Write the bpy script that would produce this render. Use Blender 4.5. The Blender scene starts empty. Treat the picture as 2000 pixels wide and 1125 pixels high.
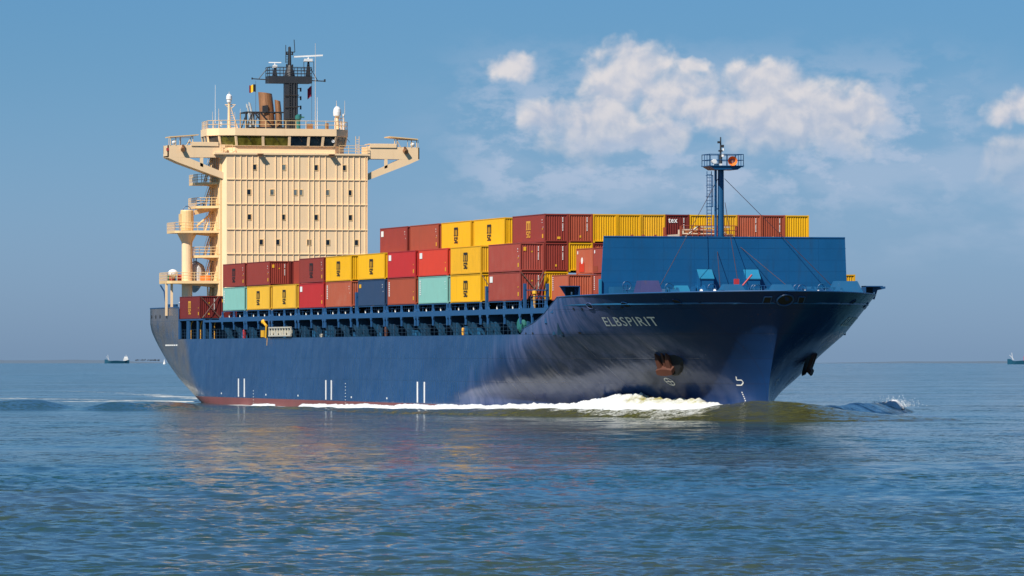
import bpy, math, random
import numpy as np
from mathutils import Vector, Matrix
random.seed(7)
R = math.radians
sc = bpy.context.scene
col = sc.collection

# ------------------------------------------------------------------ camera
PHI = 0.261644
CF = Vector((-math.cos(PHI), math.sin(PHI), 0))      # where the camera looks (ship lies along x, bow at +x, starboard at -y)
CR = Vector((math.sin(PHI), math.cos(PHI), 0))
CAMLOC = Vector((545.83, -161.93, 5.877))
cam = bpy.data.cameras.new('camera')
camo = bpy.data.objects.new('camera', cam); col.objects.link(camo)
camo.location = CAMLOC
camo.rotation_euler = Matrix((CR, Vector((0, 0, 1)), -CF)).transposed().to_euler()
cam.sensor_width = 36; cam.lens = 201.7; cam.shift_y = 132.65/2000
cam.clip_start = 1; cam.clip_end = 60000
sc.camera = camo
sc.view_settings.view_transform = 'Standard'; sc.view_settings.look = 'None'
sc.view_settings.exposure = 0.38; sc.view_settings.gamma = 1
sc.render.resolution_x = 1024; sc.render.resolution_y = 576

# ------------------------------------------------------------------ sun and sky
SUN_EL = R(45); SUN_OFF = R(51)                       # sun: off the bow towards starboard
SD = Vector((math.cos(SUN_EL)*math.cos(SUN_OFF), -math.cos(SUN_EL)*math.sin(SUN_OFF), math.sin(SUN_EL)))
sl = bpy.data.lights.new('sun', 'SUN'); sl.energy = 4.5; sl.angle = R(0.55); sl.color = (1, .93, .82)
so = bpy.data.objects.new('sun', sl); col.objects.link(so)
so.rotation_euler = SD.to_track_quat('Z', 'Y').to_euler(); so.location = (0, -200, 200)

W = bpy.data.worlds.new('World'); sc.world = W; W.use_nodes = True
nt = W.node_tree; nt.nodes.clear()
class NT:
    """small helper for node trees"""
    def __init__(s, t): s.t = t
    def n(s, k, **a):
        q = s.t.nodes.new(k)
        for x, y in a.items(): setattr(q, x, y)
        return q
    def put(s, sock, v):
        if v is None: return
        if hasattr(v, 'node'): s.t.links.new(v, sock)
        else: sock.default_value = v
    def m(s, op, a, b=None, c=None, clamp=False):
        q = s.n('ShaderNodeMath', operation=op); q.use_clamp = clamp
        for i, v in enumerate((a, b, c)): s.put(q.inputs[i], v)
        return q.outputs[0]
    def dot(s, a, v):
        q = s.n('ShaderNodeVectorMath', operation='DOT_PRODUCT'); s.put(q.inputs[0], a); q.inputs[1].default_value = v
        return q.outputs['Value']
    def xyz(s, x, y, z=0.0):
        q = s.n('ShaderNodeCombineXYZ')
        for i, v in enumerate((x, y, z)): s.put(q.inputs[i], v)
        return q.outputs[0]
    def noise(s, vec, scale, detail=4, rough=.5, dist=0, out='Fac'):
        q = s.n('ShaderNodeTexNoise'); s.put(q.inputs['Vector'], vec)
        q.inputs['Scale'].default_value = scale; q.inputs['Detail'].default_value = detail
        q.inputs['Roughness'].default_value = rough; q.inputs['Distortion'].default_value = dist
        return q.outputs[out]
    def smooth(s, v, a, b, lo=0, hi=1):
        q = s.n('ShaderNodeMapRange', interpolation_type='SMOOTHSTEP'); s.put(q.inputs[0], v)
        for i, k in enumerate((a, b, lo, hi)): q.inputs[i+1].default_value = k
        return q.outputs[0]
    def mix(s, f, a, b, blend='MIX'):
        q = s.n('ShaderNodeMix', data_type='RGBA', blend_type=blend)
        s.put(q.inputs[0], f)
        for i, v in ((6, a), (7, b)):
            if isinstance(v, tuple) and len(v) == 3: v = v+(1,)
            s.put(q.inputs[i], v)
        return q.outputs[2]
N = NT(nt)
sky = N.n('ShaderNodeTexSky', sky_type='NISHITA'); sky.sun_disc = False
sky.sun_elevation = SUN_EL
sky.sun_rotation = math.atan2(SD.x, SD.y)
sky.altitude = 0; sky.air_density = 1.0; sky.dust_density = 0.6; sky.ozone_density = 3.0
geo = N.n('ShaderNodeTexCoord').outputs['Generated']
fwd = N.dot(geo, tuple(CF)); rt = N.dot(geo, tuple(CR)); up = N.dot(geo, (0, 0, 1))
fs = N.m('MAXIMUM', fwd, .05)
F0 = 11206.0
cu = N.m('MULTIPLY', N.m('DIVIDE', rt, fs), F0/1000)      # sky direction, in thousandths of the focal length
cv = N.m('MULTIPLY', N.m('DIVIDE', up, fs), F0/1000)
BL = [(1240, 135, 78, 58), (1205, 165, 78, 50), (1330, 190, 100, 56), (1085, 232, 72, 46), (1135, 270, 90, 48), (1185, 215, 60, 30),
      (1490, 180, 85, 56), (1560, 205, 110, 62), (1655, 228, 88, 66), (1540, 255, 150, 50), (1400, 215, 70, 40), (1280, 255, 90, 32), (1000, 130, 46, 32),
      (1985, 218, 62, 44), (1998, 322, 75, 46), (1345, 132, 34, 16)]
def cloud_density(u, v):
    acc = None
    wv = N.xyz(u, v, 0.0)
    wn = N.noise(wv, 9.0, 4, .55, out='Color')
    sp = N.n('ShaderNodeSeparateColor'); nt.links.new(wn, sp.inputs[0])
    uu = N.m('ADD', u, N.m('MULTIPLY', N.m('SUBTRACT', sp.outputs[0], .5), .10))
    vv = N.m('ADD', v, N.m('MULTIPLY', N.m('SUBTRACT', sp.outputs[1], .5), .09))
    for (x, y, a, b) in BL:
        X = (x-1000)/1000; Y = (695-y)/1000
        d = N.m('ADD', N.m('POWER', N.m('ABSOLUTE', N.m('MULTIPLY', N.m('SUBTRACT', uu, X), 1000/a)), 2),
                N.m('POWER', N.m('ABSOLUTE', N.m('MULTIPLY', N.m('SUBTRACT', vv, Y), 1000/b)), 2))
        e = N.m('SUBTRACT', 1.0, d)
        acc = e if acc is None else N.m('SMOOTH_MAX', acc, e, .5)
    acc = N.m('MAXIMUM', N.m('ADD', acc, .15), -2.0)
    nz = N.m('ADD', N.m('MULTIPLY', N.noise(wv, 17.0, 7, .50, .25), .8), N.m('MULTIPLY', N.noise(wv, 7.0, 2, .5), .42))
    nz = N.m('SUBTRACT', nz, .11)
    return N.m('ADD', acc, N.m('MULTIPLY', N.m('SUBTRACT', nz, .5), 3.4)), acc
den, core = cloud_density(cu, cv)
# crisp towards the sunlit top, dissolving below
alpha = N.m('MULTIPLY', N.smooth(den, -.45, .95), N.smooth(cv, .36, .47, .30, .97))
p1 = N.xyz(cu, cv, 0.0); p2 = N.xyz(N.m('SUBTRACT', cu, .010), N.m('ADD', cv, .018), 0.0)
rel = N.m('SUBTRACT', N.noise(p1, 17.0, 4, .5, .25), N.noise(p2, 17.0, 4, .5, .25))
shade = N.m('ADD', N.m('MULTIPLY', N.smooth(rel, -.20, .20), .55), N.m('ADD', N.smooth(cv, .36, .56, 0, .30), N.smooth(core, .9, -.2, 0, .2)), clamp=True)
# thin veil low behind the cumulus
veil = N.noise(N.xyz(N.m('MULTIPLY', cu, 1.0), N.m('MULTIPLY', cv, 2.4), 3.0), 4.2, 5, .55)
vm = N.m('MULTIPLY', N.smooth(cu, -.35, .2), N.m('MULTIPLY', N.smooth(cv, .13, .30), N.smooth(cv, .60, .42)))
valpha = N.m('MULTIPLY', N.smooth(veil, .40, .66, .05, .55), vm)
infront = N.smooth(fwd, .2, .5)
SKYK = 0.060
tint = N.mix(N.smooth(N.m('DIVIDE', up, fs), 0.0, .065), (.56, .85, 1.54), (.35, .665, 1.11))
tint = N.mix(N.smooth(N.m('DIVIDE', up, fs), .06, .35), tint, (.29, .64, .92))
skyc = N.mix(1.0, sky.outputs[0], tint, 'MULTIPLY')
hz = N.noise(N.xyz(N.m('MULTIPLY', cu, 1.0), N.m('MULTIPLY', cv, 1.8), 8.0), 9.0, 6, .6)
hazeblob = N.m('MULTIPLY', N.smooth(hz, .40, .62, 0, .85), N.m('MULTIPLY', N.m('MULTIPLY', N.smooth(cu, -.2, .0), N.smooth(cu, 1.05, .75)), N.m('MULTIPLY', N.smooth(cv, .22, .36), N.smooth(cv, .66, .45))))
# the blue is a little deeper higher up
cl_lit = (10.2, 9.6, 9.5); cl_dark = (4.9, 6.0, 8.0)
cc = N.mix(shade, cl_dark, cl_lit)
s1 = N.mix(N.m('MULTIPLY', N.m('MAXIMUM', valpha, hazeblob), infront), skyc, (5.4, 6.7, 8.8))
s2 = N.mix(N.m('MULTIPLY', alpha, infront), s1, cc)
bg = N.n('ShaderNodeBackground'); nt.links.new(s2, bg.inputs[0]); bg.inputs[1].default_value = SKYK
ow = N.n('ShaderNodeOutputWorld'); nt.links.new(bg.outputs[0], ow.inputs[0])

# ------------------------------------------------------------------ materials
def new_mat(name):
    m = bpy.data.materials.new(name); m.use_nodes = True
    t = NT(m.node_tree); b = m.node_tree.nodes['Principled BSDF']
    return m, t, b
def paint(name, c, rough=.5, var=.12, streak=.25, rust=0.0, scale=1.0, metal=0.0, spec=.5, bump=0.0, dirt=(.09, .06, .045), fade=None):
    m, t, b = new_mat(name)
    co = t.n('ShaderNodeTexCoord').outputs['Object']
    oi = t.n('ShaderNodeObjectInfo')
    off = t.n('ShaderNodeVectorMath', operation='ADD'); t.t.links.new(co, off.inputs[0])
    t.t.links.new(t.xyz(t.m('MULTIPLY', oi.outputs['Random'], 91.0), t.m('MULTIPLY', oi.outputs['Random'], 37.0), 0.0), off.inputs[1])
    v = off.outputs[0]
    mp = t.n('ShaderNodeMapping'); t.t.links.new(v, mp.inputs[0]); mp.inputs['Scale'].default_value = (1.3*scale, 1.3*scale, .16*scale)
    n1 = t.noise(v, .55*scale, 5, .6)
    n2 = t.noise(mp.outputs[0], 1.6, 6, .65)
    br = t.m('ADD', t.m('MULTIPLY', t.m('SUBTRACT', n1, .5), 2*var), t.m('ADD', 1.0, t.m('MULTIPLY', t.m('SUBTRACT', oi.outputs['Random'], .5), var*1.4)))
    base = t.mix(1.0, tuple(c), t.xyz(br, br, br), 'MULTIPLY')
    if fade: base = t.mix(t.smooth(n1, .45, .75, 0, .5), base, fade)
    base = t.mix(t.smooth(n2, .52, .80, 0, streak), base, dirt)
    if rust:
        n3 = t.noise(v, 2.6*scale, 8, .72)
        base = t.mix(t.smooth(n3, .70-rust*.25, .78, 0, .9), base, (.14, .045, .015))
    t.t.links.new(base, b.inputs['Base Color'])
    b.inputs['Metallic'].default_value = metal
    t.put(b.inputs['Roughness'], t.m('ADD', rough-.08, t.m('MULTIPLY', n2, .16)))
    b.inputs['Specular IOR Level'].default_value = spec
    if bump:
        bn = t.n('ShaderNodeBump'); bn.inputs['Strength'].default_value = bump; bn.inputs['Distance'].default_value = .05
        t.put(bn.inputs['Height'], t.noise(v, .8, 3, .5)); t.t.links.new(bn.outputs[0], b.inputs['Normal'])
    return m
M = {}
M['yellow'] = paint('container_yellow', (.74, .395, .003), .5, .10, .22, .10, dirt=(.22, .12, .03))
M['yellow_worn'] = paint('container_yellow_worn', (.70, .37, .01), .6, .14, .40, .45, dirt=(.22, .10, .03))
M['yellow_dull'] = paint('container_yellow_dull', (.66, .38, .03), .55, .12, .3, .15, dirt=(.2, .12, .05))
M['brown'] = paint('container_brown', (.25, .036, .024), .5, .14, .22, .10)
M['maroon'] = paint('container_maroon', (.16, .018, .015), .5, .14, .2, .06)
M['rust'] = paint('container_rust_brown', (.33, .065, .030), .55, .14, .22, .12)
M['salmon'] = paint('container_salmon', (.42, .095, .045), .55, .12, .20, .12, fade=(.36, .14, .09))
M['pinkbrown'] = paint('container_pink_brown', (.30, .052, .036), .55, .14, .2, .12, fade=(.31, .09, .065))
M['red'] = paint('container_red', (.42, .022, .022), .5, .10, .15, .06)
M['bright_red'] = paint('container_bright_red', (.58, .048, .022), .5, .10, .15, .06)
M['teal'] = paint('container_turquoise', (.20, .44, .40), .55, .12, .22, .15, dirt=(.2, .22, .18))
M['navy_box'] = paint('container_navy', (.022, .05, .115), .5, .12, .2, .08)
M['white_mark'] = paint('white_marking', (.86, .86, .84), .6, .05, .1)
M['yellow_mark'] = paint('yellow_marking', (.75, .40, .02), .6, .05, .05)
M['black_mark'] = paint('black_marking', (.018, .016, .016), .6, .05, .05)
M['ochre_mark'] = paint('ochre_marking', (.72, .36, .04), .6, .08, .05)
M['underside'] = paint('dark_underframe', (.03, .022, .02), .7)
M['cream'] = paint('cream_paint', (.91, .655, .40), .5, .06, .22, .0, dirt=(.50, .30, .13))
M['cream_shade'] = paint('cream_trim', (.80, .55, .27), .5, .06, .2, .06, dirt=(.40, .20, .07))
M['mast_grey'] = paint('dark_mast_paint', (.028, .032, .040), .5, .2, .2, .15)
M['bronze'] = paint('sooty_bronze_exhaust', (.30, .145, .07), .45, .35, .7, .0, scale=1.6, metal=.35, dirt=(.025, .02, .018))
M['cream_dull'] = paint('tarpaulin_cream', (.55, .46, .36), .7, .2, .4)
M['white'] = paint('white_gloss', (.78, .78, .78), .35, .04, .1)
M['grey'] = paint('grey_canvas', (.45, .48, .50), .6, .12, .3)
M['orange'] = paint('orange_paint', (.75, .20, .035), .5, .08, .15)
M['tealgreen'] = paint('teal_machine', (.02, .16, .15), .5, .1, .2)
M['red_gear'] = paint('red_gear', (.45, .03, .04), .6, .1, .1)
M['green_gear'] = paint('green_gear', (.02, .22, .10), .6, .1, .1)
M['aluminium'] = paint('bare_aluminium', (.62, .58, .48), .45, .1, .2, metal=.2)
M['deck_blue'] = paint('deck_blue', (.012, .095, .215), .42, .18, .2, .05, bump=.15)
M['break_blue'] = paint('breakwater_blue', (.004, .076, .205), .42, .30, .50, .16, scale=.6, bump=.12, fade=(.012, .075, .17), dirt=(.012, .045, .10))
M['purple'] = paint('weathered_violet_blue', (.055, .06, .17), .4, .3, .4, .25)
M['light_blue'] = paint('light_blue_cap', (.02, .20, .36), .4, .1, .2, .04)
M['side_blue'] = paint('side_structure_blue', (.014, .075, .20), .42, .12, .18, .04, scale=.6, bump=.1)
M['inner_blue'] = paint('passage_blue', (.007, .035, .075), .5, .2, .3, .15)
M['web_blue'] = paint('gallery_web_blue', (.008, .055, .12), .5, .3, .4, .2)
M['dark_inner'] = paint('dark_interior', (.008, .010, .014), .7, .2, .2)
M['anchor'] = paint('rusty_anchor', (.085, .028, .016), .7, .35, .5, .6, scale=3)
M['wire'] = paint('wire_rope', (.06, .03, .035), .6)
M['steelrod'] = paint('lashing_steel', (.12, .08, .06), .6)
M['sand'] = paint('hazed_sand', (.10, .15, .21), .9, .1, .0)  # distance haze mixed into the sand colour as blue-grey
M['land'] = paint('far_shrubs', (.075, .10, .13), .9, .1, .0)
M['teal_hull'] = paint('coaster_hull', (.006, .07, .13), .5, .1, .1)
def glassy(name, c, rough=.08, var=0.0):
    m, t, b = new_mat(name)
    if var:
        co = t.n('ShaderNodeTexCoord').outputs['Object']
        t.t.links.new(t.mix(t.smooth(t.noise(co, 1.4, 3, .5), .35, .65), tuple(x*.45 for x in c), tuple(c)), b.inputs['Base Color'])
    else: b.inputs['Base Color'].default_value = (*c, 1)
    b.inputs['Roughness'].default_value = rough; b.inputs['Specular IOR Level'].default_value = .8
    return m
M['glass'] = glassy('dark_window_glass', (.008, .010, .018), .25)
M['glass_curtain'] = glassy('curtained_window', (.20, .24, .24), .25, 1)
M['glass_green'] = glassy('bridge_glass_olive', (.17, .15, .028), .12, 1)
M['glass_dark'] = glassy('bridge_glass_dark', (.012, .022, .035), .1, 1)
for nm, c in (('flag_black', (.012, .012, .012)), ('flag_yellow', (.8, .5, .02)), ('flag_red', (.6, .02, .03)), ('flag_maroon', (.16, .008, .045))):
    M[nm] = paint(nm, c, .8, .05, .0)

def hull_material():
    m, t, b = new_mat('navy_hull_paint')
    co = t.n('ShaderNodeTexCoord').outputs['Object']
    se = t.n('ShaderNodeSeparateXYZ'); t.t.links.new(co, se.inputs[0])
    x, y, z = se.outputs
    mp = t.n('ShaderNodeMapping'); t.t.links.new(co, mp.inputs[0]); mp.inputs['Scale'].default_value = (.9, .9, .09)
    n1 = t.noise(co, .09, 5, .6); n2 = t.noise(mp.outputs[0], 1.0, 6, .65); n3 = t.noise(co, .5, 6, .6)
    base = t.mix(t.smooth(n1, .3, .7), (.009, .050, .155), (.013, .062, .180))
    base = t.mix(t.smooth(n2, .5, .8, 0, .28), base, (.04, .085, .18))
    # pale sheen and sunlight on the forward flank, painted into the hull colour
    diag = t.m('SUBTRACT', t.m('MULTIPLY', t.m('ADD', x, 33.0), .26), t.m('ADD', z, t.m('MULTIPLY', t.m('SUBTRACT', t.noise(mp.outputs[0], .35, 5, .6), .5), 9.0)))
    painted_sheen = t.m('MULTIPLY', t.smooth(diag, -1.5, 3.5), t.smooth(t.m('ADD', x, t.m('MULTIPLY', z, .9)), 37, 30))
    painted_sheen = t.m('MULTIPLY', painted_sheen, t.smooth(x, -32, -12))
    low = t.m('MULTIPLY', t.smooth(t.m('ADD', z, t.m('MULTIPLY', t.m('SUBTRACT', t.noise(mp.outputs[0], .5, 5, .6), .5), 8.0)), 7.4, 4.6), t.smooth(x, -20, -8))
    painted_sheen = t.m('MULTIPLY', painted_sheen, t.m('SUBTRACT', 1.0, t.m('MULTIPLY', low, .85)))
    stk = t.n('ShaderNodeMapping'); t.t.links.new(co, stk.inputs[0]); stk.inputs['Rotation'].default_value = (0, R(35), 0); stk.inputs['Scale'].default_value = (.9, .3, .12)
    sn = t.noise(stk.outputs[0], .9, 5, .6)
    painted_sheen = t.m('MULTIPLY', painted_sheen, t.smooth(sn, .32, .62, .25, 1))
    base = t.mix(t.m('MULTIPLY', t.m('MAXIMUM', low, t.smooth(x, 25, 31)), .7), base, (.006, .026, .100))  # shade under the flare and at the stem, darkened into the paint
    base = t.mix(t.m('MULTIPLY', painted_sheen, .85), base, (.14, .165, .33))
    # dirty ochre film on the stern quarter
    st = t.m('MULTIPLY', t.smooth(t.m('ADD', x, t.m('ADD', t.m('MULTIPLY', z, .9), t.m('MULTIPLY', n2, 3.0))), -151.5, -155.5), t.smooth(n3, .25, .6, .35, .85))
    base = t.mix(t.m('MULTIPLY', st, .9), base, (.150, .120, .085))
    drip = t.m('MULTIPLY', t.smooth(t.noise(mp.outputs[0], 2.1, 5, .7), .60, .74), t.m('MULTIPLY', st, t.smooth(z, 9, 6)))
    base = t.mix(drip, base, (.30, .20, .08))
    rs = t.noise(co, 1.3, 9, .75)
    base = t.mix(t.smooth(rs, .66, .78, 0, .7), base, (.10, .045, .03))
    # rust weeping from scuppers and the anchor
    dr = t.m('MULTIPLY', t.smooth(t.noise(mp.outputs[0], 3.0, 6, .7), .60, .72, 0, .5), t.smooth(z, 4, 10))
    base = t.mix(dr, base, (.085, .05, .04))
    # plate seams
    def lines(c, period, w, off=0.0):
        f = t.m('ABSOLUTE', t.m('SUBTRACT', t.m('FRACT', t.m('ADD', t.m('DIVIDE', c, period), off)), .5))
        return t.smooth(f, 0, w/period)
    seam = t.m('MULTIPLY', lines(z, 2.35, .06, .12), lines(x, 9.6, .07))
    base = t.mix(t.m('MULTIPLY', t.m('SUBTRACT', 1.0, seam), .35), base, (.015, .02, .045))
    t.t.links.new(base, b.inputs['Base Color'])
    t.put(b.inputs['Roughness'], t.m('ADD', .12, t.m('MULTIPLY', n2, .22)))
    b.inputs['Specular IOR Level'].default_value = .22
    # dished plating between frames, then the seams
    pl = t.m('ADD', t.m('MULTIPLY', t.noise(co, .35, 2, .4), 1.0), t.m('MULTIPLY', t.m('SINE', t.m('MULTIPLY', x, 2*math.pi/.8)), .012))
    b1 = t.n('ShaderNodeBump'); b1.inputs['Strength'].default_value = .45; b1.inputs['Distance'].default_value = .28; t.put(b1.inputs['Height'], pl)
    b2 = t.n('ShaderNodeBump'); b2.inputs['Strength'].default_value = .18; b2.inputs['Distance'].default_value = .03; t.put(b2.inputs['Height'], seam)
    t.t.links.new(b1.outputs[0], b2.inputs['Normal']); t.t.links.new(b2.outputs[0], b.inputs['Normal'])
    return m
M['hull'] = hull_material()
M['boot'] = paint('red_boot_top', (.20, .060, .055), .55, .16, .4, .1, scale=.5, dirt=(.16, .13, .11))

def water_material(mound=False):
    m, t, b = new_mat('bow_wave_water' if mound else 'sea_water')
    co = t.n('ShaderNodeTexCoord').outputs['Object']
    at = t.n('ShaderNodeAttribute', attribute_name='foam').outputs['Fac']
    big = t.noise(co, .012, 3, .5)
    deep = t.mix(t.smooth(big, .35, .65), (.014, .062, .066), (.046, .066, .044))
    if mound: deep = (.075, .078, .022)
    fn = t.noise(co, 1.1, 8, .7); fn2 = t.noise(co, .25, 4, .6)
    fm = t.smooth(t.m('ADD', at, t.m('ADD', t.m('MULTIPLY', t.m('SUBTRACT', fn, .5), 1.1), t.m('MULTIPLY', t.m('SUBTRACT', fn2, .5), .9))), .42, .66)
    fm = t.m('MULTIPLY', fm, t.smooth(at, .02, .12))
    c = t.mix(fm, deep, (.80, .78, .70) if mound else (.70, .72, .70))
    if isinstance(deep, tuple):
        pass
    t.t.links.new(c, b.inputs['Base Color'])
    t.put(b.inputs['Roughness'], t.m('ADD', .10, t.m('MULTIPLY', fm, .7)))
    b.inputs['IOR'].default_value = 1.333
    # ripples: random facet slopes at three sizes, calmer inside drifting slicks
    mp = t.n('ShaderNodeMapping'); t.t.links.new(co, mp.inputs[0]); mp.inputs['Rotation'].default_value = (0, 0, R(18)); mp.inputs['Scale'].default_value = (1.0, .6, 1)
    sl_ = t.n('ShaderNodeMapping'); t.t.links.new(co, sl_.inputs[0]); sl_.inputs['Rotation'].default_value = (0, 0, R(-12)); sl_.inputs['Scale'].default_value = (1.0, .35, 1)
    pm = t.m('MULTIPLY', t.smooth(t.noise(sl_.outputs[0], .035, 5, .6), .38, .58, .28, 1.3), t.smooth(t.noise(co, .11, 4, .6), .30, .6, .6, 1.1))
    acc = None
    for sc_, k_ in ((3.2, 1.15), (1.0, .72), (.24, .48)):
        v_ = t.n('ShaderNodeVectorMath', operation='SUBTRACT'); t.t.links.new(t.noise(mp.outputs[0], sc_, 3, .6, out='Color'), v_.inputs[0]); v_.inputs[1].default_value = (.5, .5, .5)
        w_ = t.n('ShaderNodeVectorMath', operation='MULTIPLY'); t.t.links.new(v_.outputs[0], w_.inputs[0]); w_.inputs[1].default_value = (k_, k_, 0)
        if acc is None: acc = w_.outputs[0]
        else:
            a_ = t.n('ShaderNodeVectorMath', operation='ADD'); t.t.links.new(acc, a_.inputs[0]); t.t.links.new(w_.outputs[0], a_.inputs[1]); acc = a_.outputs[0]
    sc2 = t.n('ShaderNodeVectorMath', operation='SCALE'); t.t.links.new(acc, sc2.inputs[0]); t.put(sc2.inputs['Scale'], pm)
    ng = t.n('ShaderNodeNewGeometry').outputs['Normal']
    a_ = t.n('ShaderNodeVectorMath', operation='ADD'); t.t.links.new(ng, a_.inputs[0]); t.t.links.new(sc2.outputs[0], a_.inputs[1])
    nn_ = t.n('ShaderNodeVectorMath', operation='NORMALIZE'); t.t.links.new(a_.outputs[0], nn_.inputs[0])
    t.t.links.new(nn_.outputs[0], b.inputs['Normal'])
    return m
M['water'] = water_material(); M['mound'] = water_material(True)
def foam_material():
    m, t, b = new_mat('white_foam')
    co = t.n('ShaderNodeTexCoord').outputs['Object']
    at = t.n('ShaderNodeAttribute', attribute_name='green').outputs['Fac']
    th = t.n('ShaderNodeAttribute', attribute_name='cover').outputs['Fac']
    c = t.mix(t.smooth(t.noise(co, 1.2, 7, .7), .25, .55), (.66, .70, .72), (.84, .88, .93))
    c = t.mix(t.m('MULTIPLY', at, t.smooth(t.noise(co, .9, 6, .65), .35, .55, 1, .35)), c, (.42, .38, .12))
    t.t.links.new(c, b.inputs['Base Color']); b.inputs['Roughness'].default_value = .8; b.inputs['Specular IOR Level'].default_value = .2
    mp = t.n('ShaderNodeMapping'); t.t.links.new(co, mp.inputs[0]); mp.inputs['Scale'].default_value = (.6, 1, 1)
    n = t.m('ADD', t.m('MULTIPLY', t.noise(mp.outputs[0], 1.6, 8, .72), 1.0), t.m('MULTIPLY', t.noise(co, .3, 3, .5), .4))
    t.put(b.inputs['Alpha'], t.smooth(t.m('ADD', n, th), .86, 1.02))
    bp = t.n('ShaderNodeBump'); bp.inputs['Strength'].default_value = .9; bp.inputs['Distance'].default_value = .3; t.put(bp.inputs['Height'], t.noise(co, 2.8, 8, .75))
    t.t.links.new(bp.outputs[0], b.inputs['Normal'])
    return m
M['foam'] = foam_material()

# ------------------------------------------------------------------ mesh helpers
def tag(o, label=None, cat=None, group=None, kind=None):
    if label: o['label'] = label
    if cat: o['category'] = cat
    if group: o['group'] = group
    if kind: o['kind'] = kind
    return o
def empty(name, loc=(0, 0, 0), rz=0.0):
    o = bpy.data.objects.new(name, None); col.objects.link(o); o.location = loc; o.rotation_euler = (0, 0, rz)
    o.empty_display_size = .5
    return o
class MB:
    def __init__(s): s.v = []; s.f = []; s.mi = []
    def add(s, vs, fs, mi=0):
        k = len(s.v); s.v += [tuple(p) for p in vs]; s.f += [tuple(i+k for i in f) for f in fs]; s.mi += [mi]*len(fs); return s
    def box(s, x0, x1, y0, y1, z0, z1, mi=0):
        return s.add([(x, y, z) for x in (x0, x1) for y in (y0, y1) for z in (z0, z1)],
                     [(0, 1, 3, 2), (4, 6, 7, 5), (0, 4, 5, 1), (2, 3, 7, 6), (0, 2, 6, 4), (1, 5, 7, 3)], mi)
    def tube(s, a, b, r, n=6, r2=None, mi=0, caps=True):
        a = Vector(a); b = Vector(b); r2 = r if r2 is None else r2
        d = (b-a).normalized(); t = Vector((0, 0, 1)) if abs(d.z) < .9 else Vector((1, 0, 0))
        e = d.cross(t).normalized(); g = d.cross(e)
        vs = []
        for p, q in ((a, r), (b, r2)):
            for i in range(n):
                an = 2*math.pi*i/n; vs.append(p+(e*math.cos(an)+g*math.sin(an))*q)
        fs = [(i, (i+1) % n, n+(i+1) % n, n+i) for i in range(n)]
        if caps: fs += [tuple(range(n))[::-1], tuple(range(n, 2*n))]
        return s.add(vs, fs, mi)
    def prism(s, pts, axis, a, b, mi=0):
        """2-D outline extruded along an axis; pts are the other two coordinates in xyz order"""
        def P(p, t): q = list(p); q.insert(axis, t); return q
        n = len(pts)
        return s.add([P(p, a) for p in pts]+[P(p, b) for p in pts],
                     [tuple(range(n))[::-1], tuple(range(n, 2*n))]+[(i, (i+1) % n, n+(i+1) % n, n+i) for i in range(n)], mi)
    def lathe(s, cx, cy, prof, n=16, mi=0):
        """prof: (radius, z)"""
        vs = []; fs = []
        for r, z in prof:
            for i in range(n):
                an = 2*math.pi*i/n; vs.append((cx+r*math.cos(an), cy+r*math.sin(an), z))
        for k in range(len(prof)-1):
            for i in range(n):
                j = (i+1) % n; fs.append((k*n+i, k*n+j, (k+1)*n+j, (k+1)*n+i))
        fs.append(tuple(range(n))[::-1]); fs.append(tuple(range((len(prof)-1)*n, len(prof)*n)))
        return s.add(vs, fs, mi)
    def ball(s, c, r, n=12, sz=1.0, mi=0):
        prof = [(max(.001, r*math.sin(math.pi*k/8)), c[2]-r*sz*math.cos(math.pi*k/8)) for k in range(9)]
        return s.lathe(c[0], c[1], prof, n, mi)
    def rail(s, pts, h=1.1, bars=3, r=.03, step=1.6, rp=None):
        pts = [Vector(p) for p in pts]; rp = rp or r
        for a, b in zip(pts[:-1], pts[1:]):
            n = max(1, round((b-a).length/step))
            for i in range(n+1):
                p = a.lerp(b, i/n); s.tube(p, p+Vector((0, 0, h)), rp, 4, caps=False)
            for k in range(bars):
                dz = Vector((0, 0, h*(k+1)/bars)); s.tube(a+dz, b+dz, r, 4, caps=False)
        return s
    def stair(s, a, b, w, r=.05):
        """steep ship's ladder from a up to b, width w along x"""
        a = Vector(a); b = Vector(b); n = max(3, int(abs(b.z-a.z)/.28))
        for sx in (0, w):
            o = Vector((sx, 0, 0)); s.tube(a+o, b+o, r, 4); s.tube(a+o+Vector((0, 0, .9)), b+o+Vector((0, 0, .9)), .025, 4)
        for i in range(n+1):
            p = a.lerp(b, i/n); s.box(p.x, p.x+w, p.y-.12, p.y+.12, p.z-.025, p.z+.025)
        return s
    def split(s, name, mat, parent):
        """one object for every connected piece"""
        par = list(range(len(s.v)))
        def find(a):
            while par[a] != a: par[a] = par[par[a]]; a = par[a]
            return a
        for f in s.f:
            for i in f[1:]: par[find(i)] = find(f[0])
        gr = {}
        for f in s.f: gr.setdefault(find(f[0]), []).append(f)
        for fs in gr.values():
            ids = sorted({i for f in fs for i in f}); mp = {i: k for k, i in enumerate(ids)}
            MB().add([s.v[i] for i in ids], [tuple(mp[i] for i in f) for f in fs]).build(name, mat, parent)
    def build(s, name, mat, parent=None, smooth=False, label=None):
        me = bpy.data.meshes.new(name); me.from_pydata(s.v, [], s.f)
        mats = mat if isinstance(mat, (list, tuple)) else [mat]
        for m in mats: me.materials.append(M[m] if isinstance(m, str) else m)
        me.polygons.foreach_set('material_index', s.mi)
        if smooth: me.polygons.foreach_set('use_smooth', [True]*len(s.f))
        me.validate(); me.update()
        import bmesh
        bm = bmesh.new(); bm.from_mesh(me); bmesh.ops.recalc_face_normals(bm, faces=bm.faces); bm.to_mesh(me); bm.free()
        o = bpy.data.objects.new(name, me); col.objects.link(o)
        if parent: o.parent = parent
        if label: o['label'] = label
        return o
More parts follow.
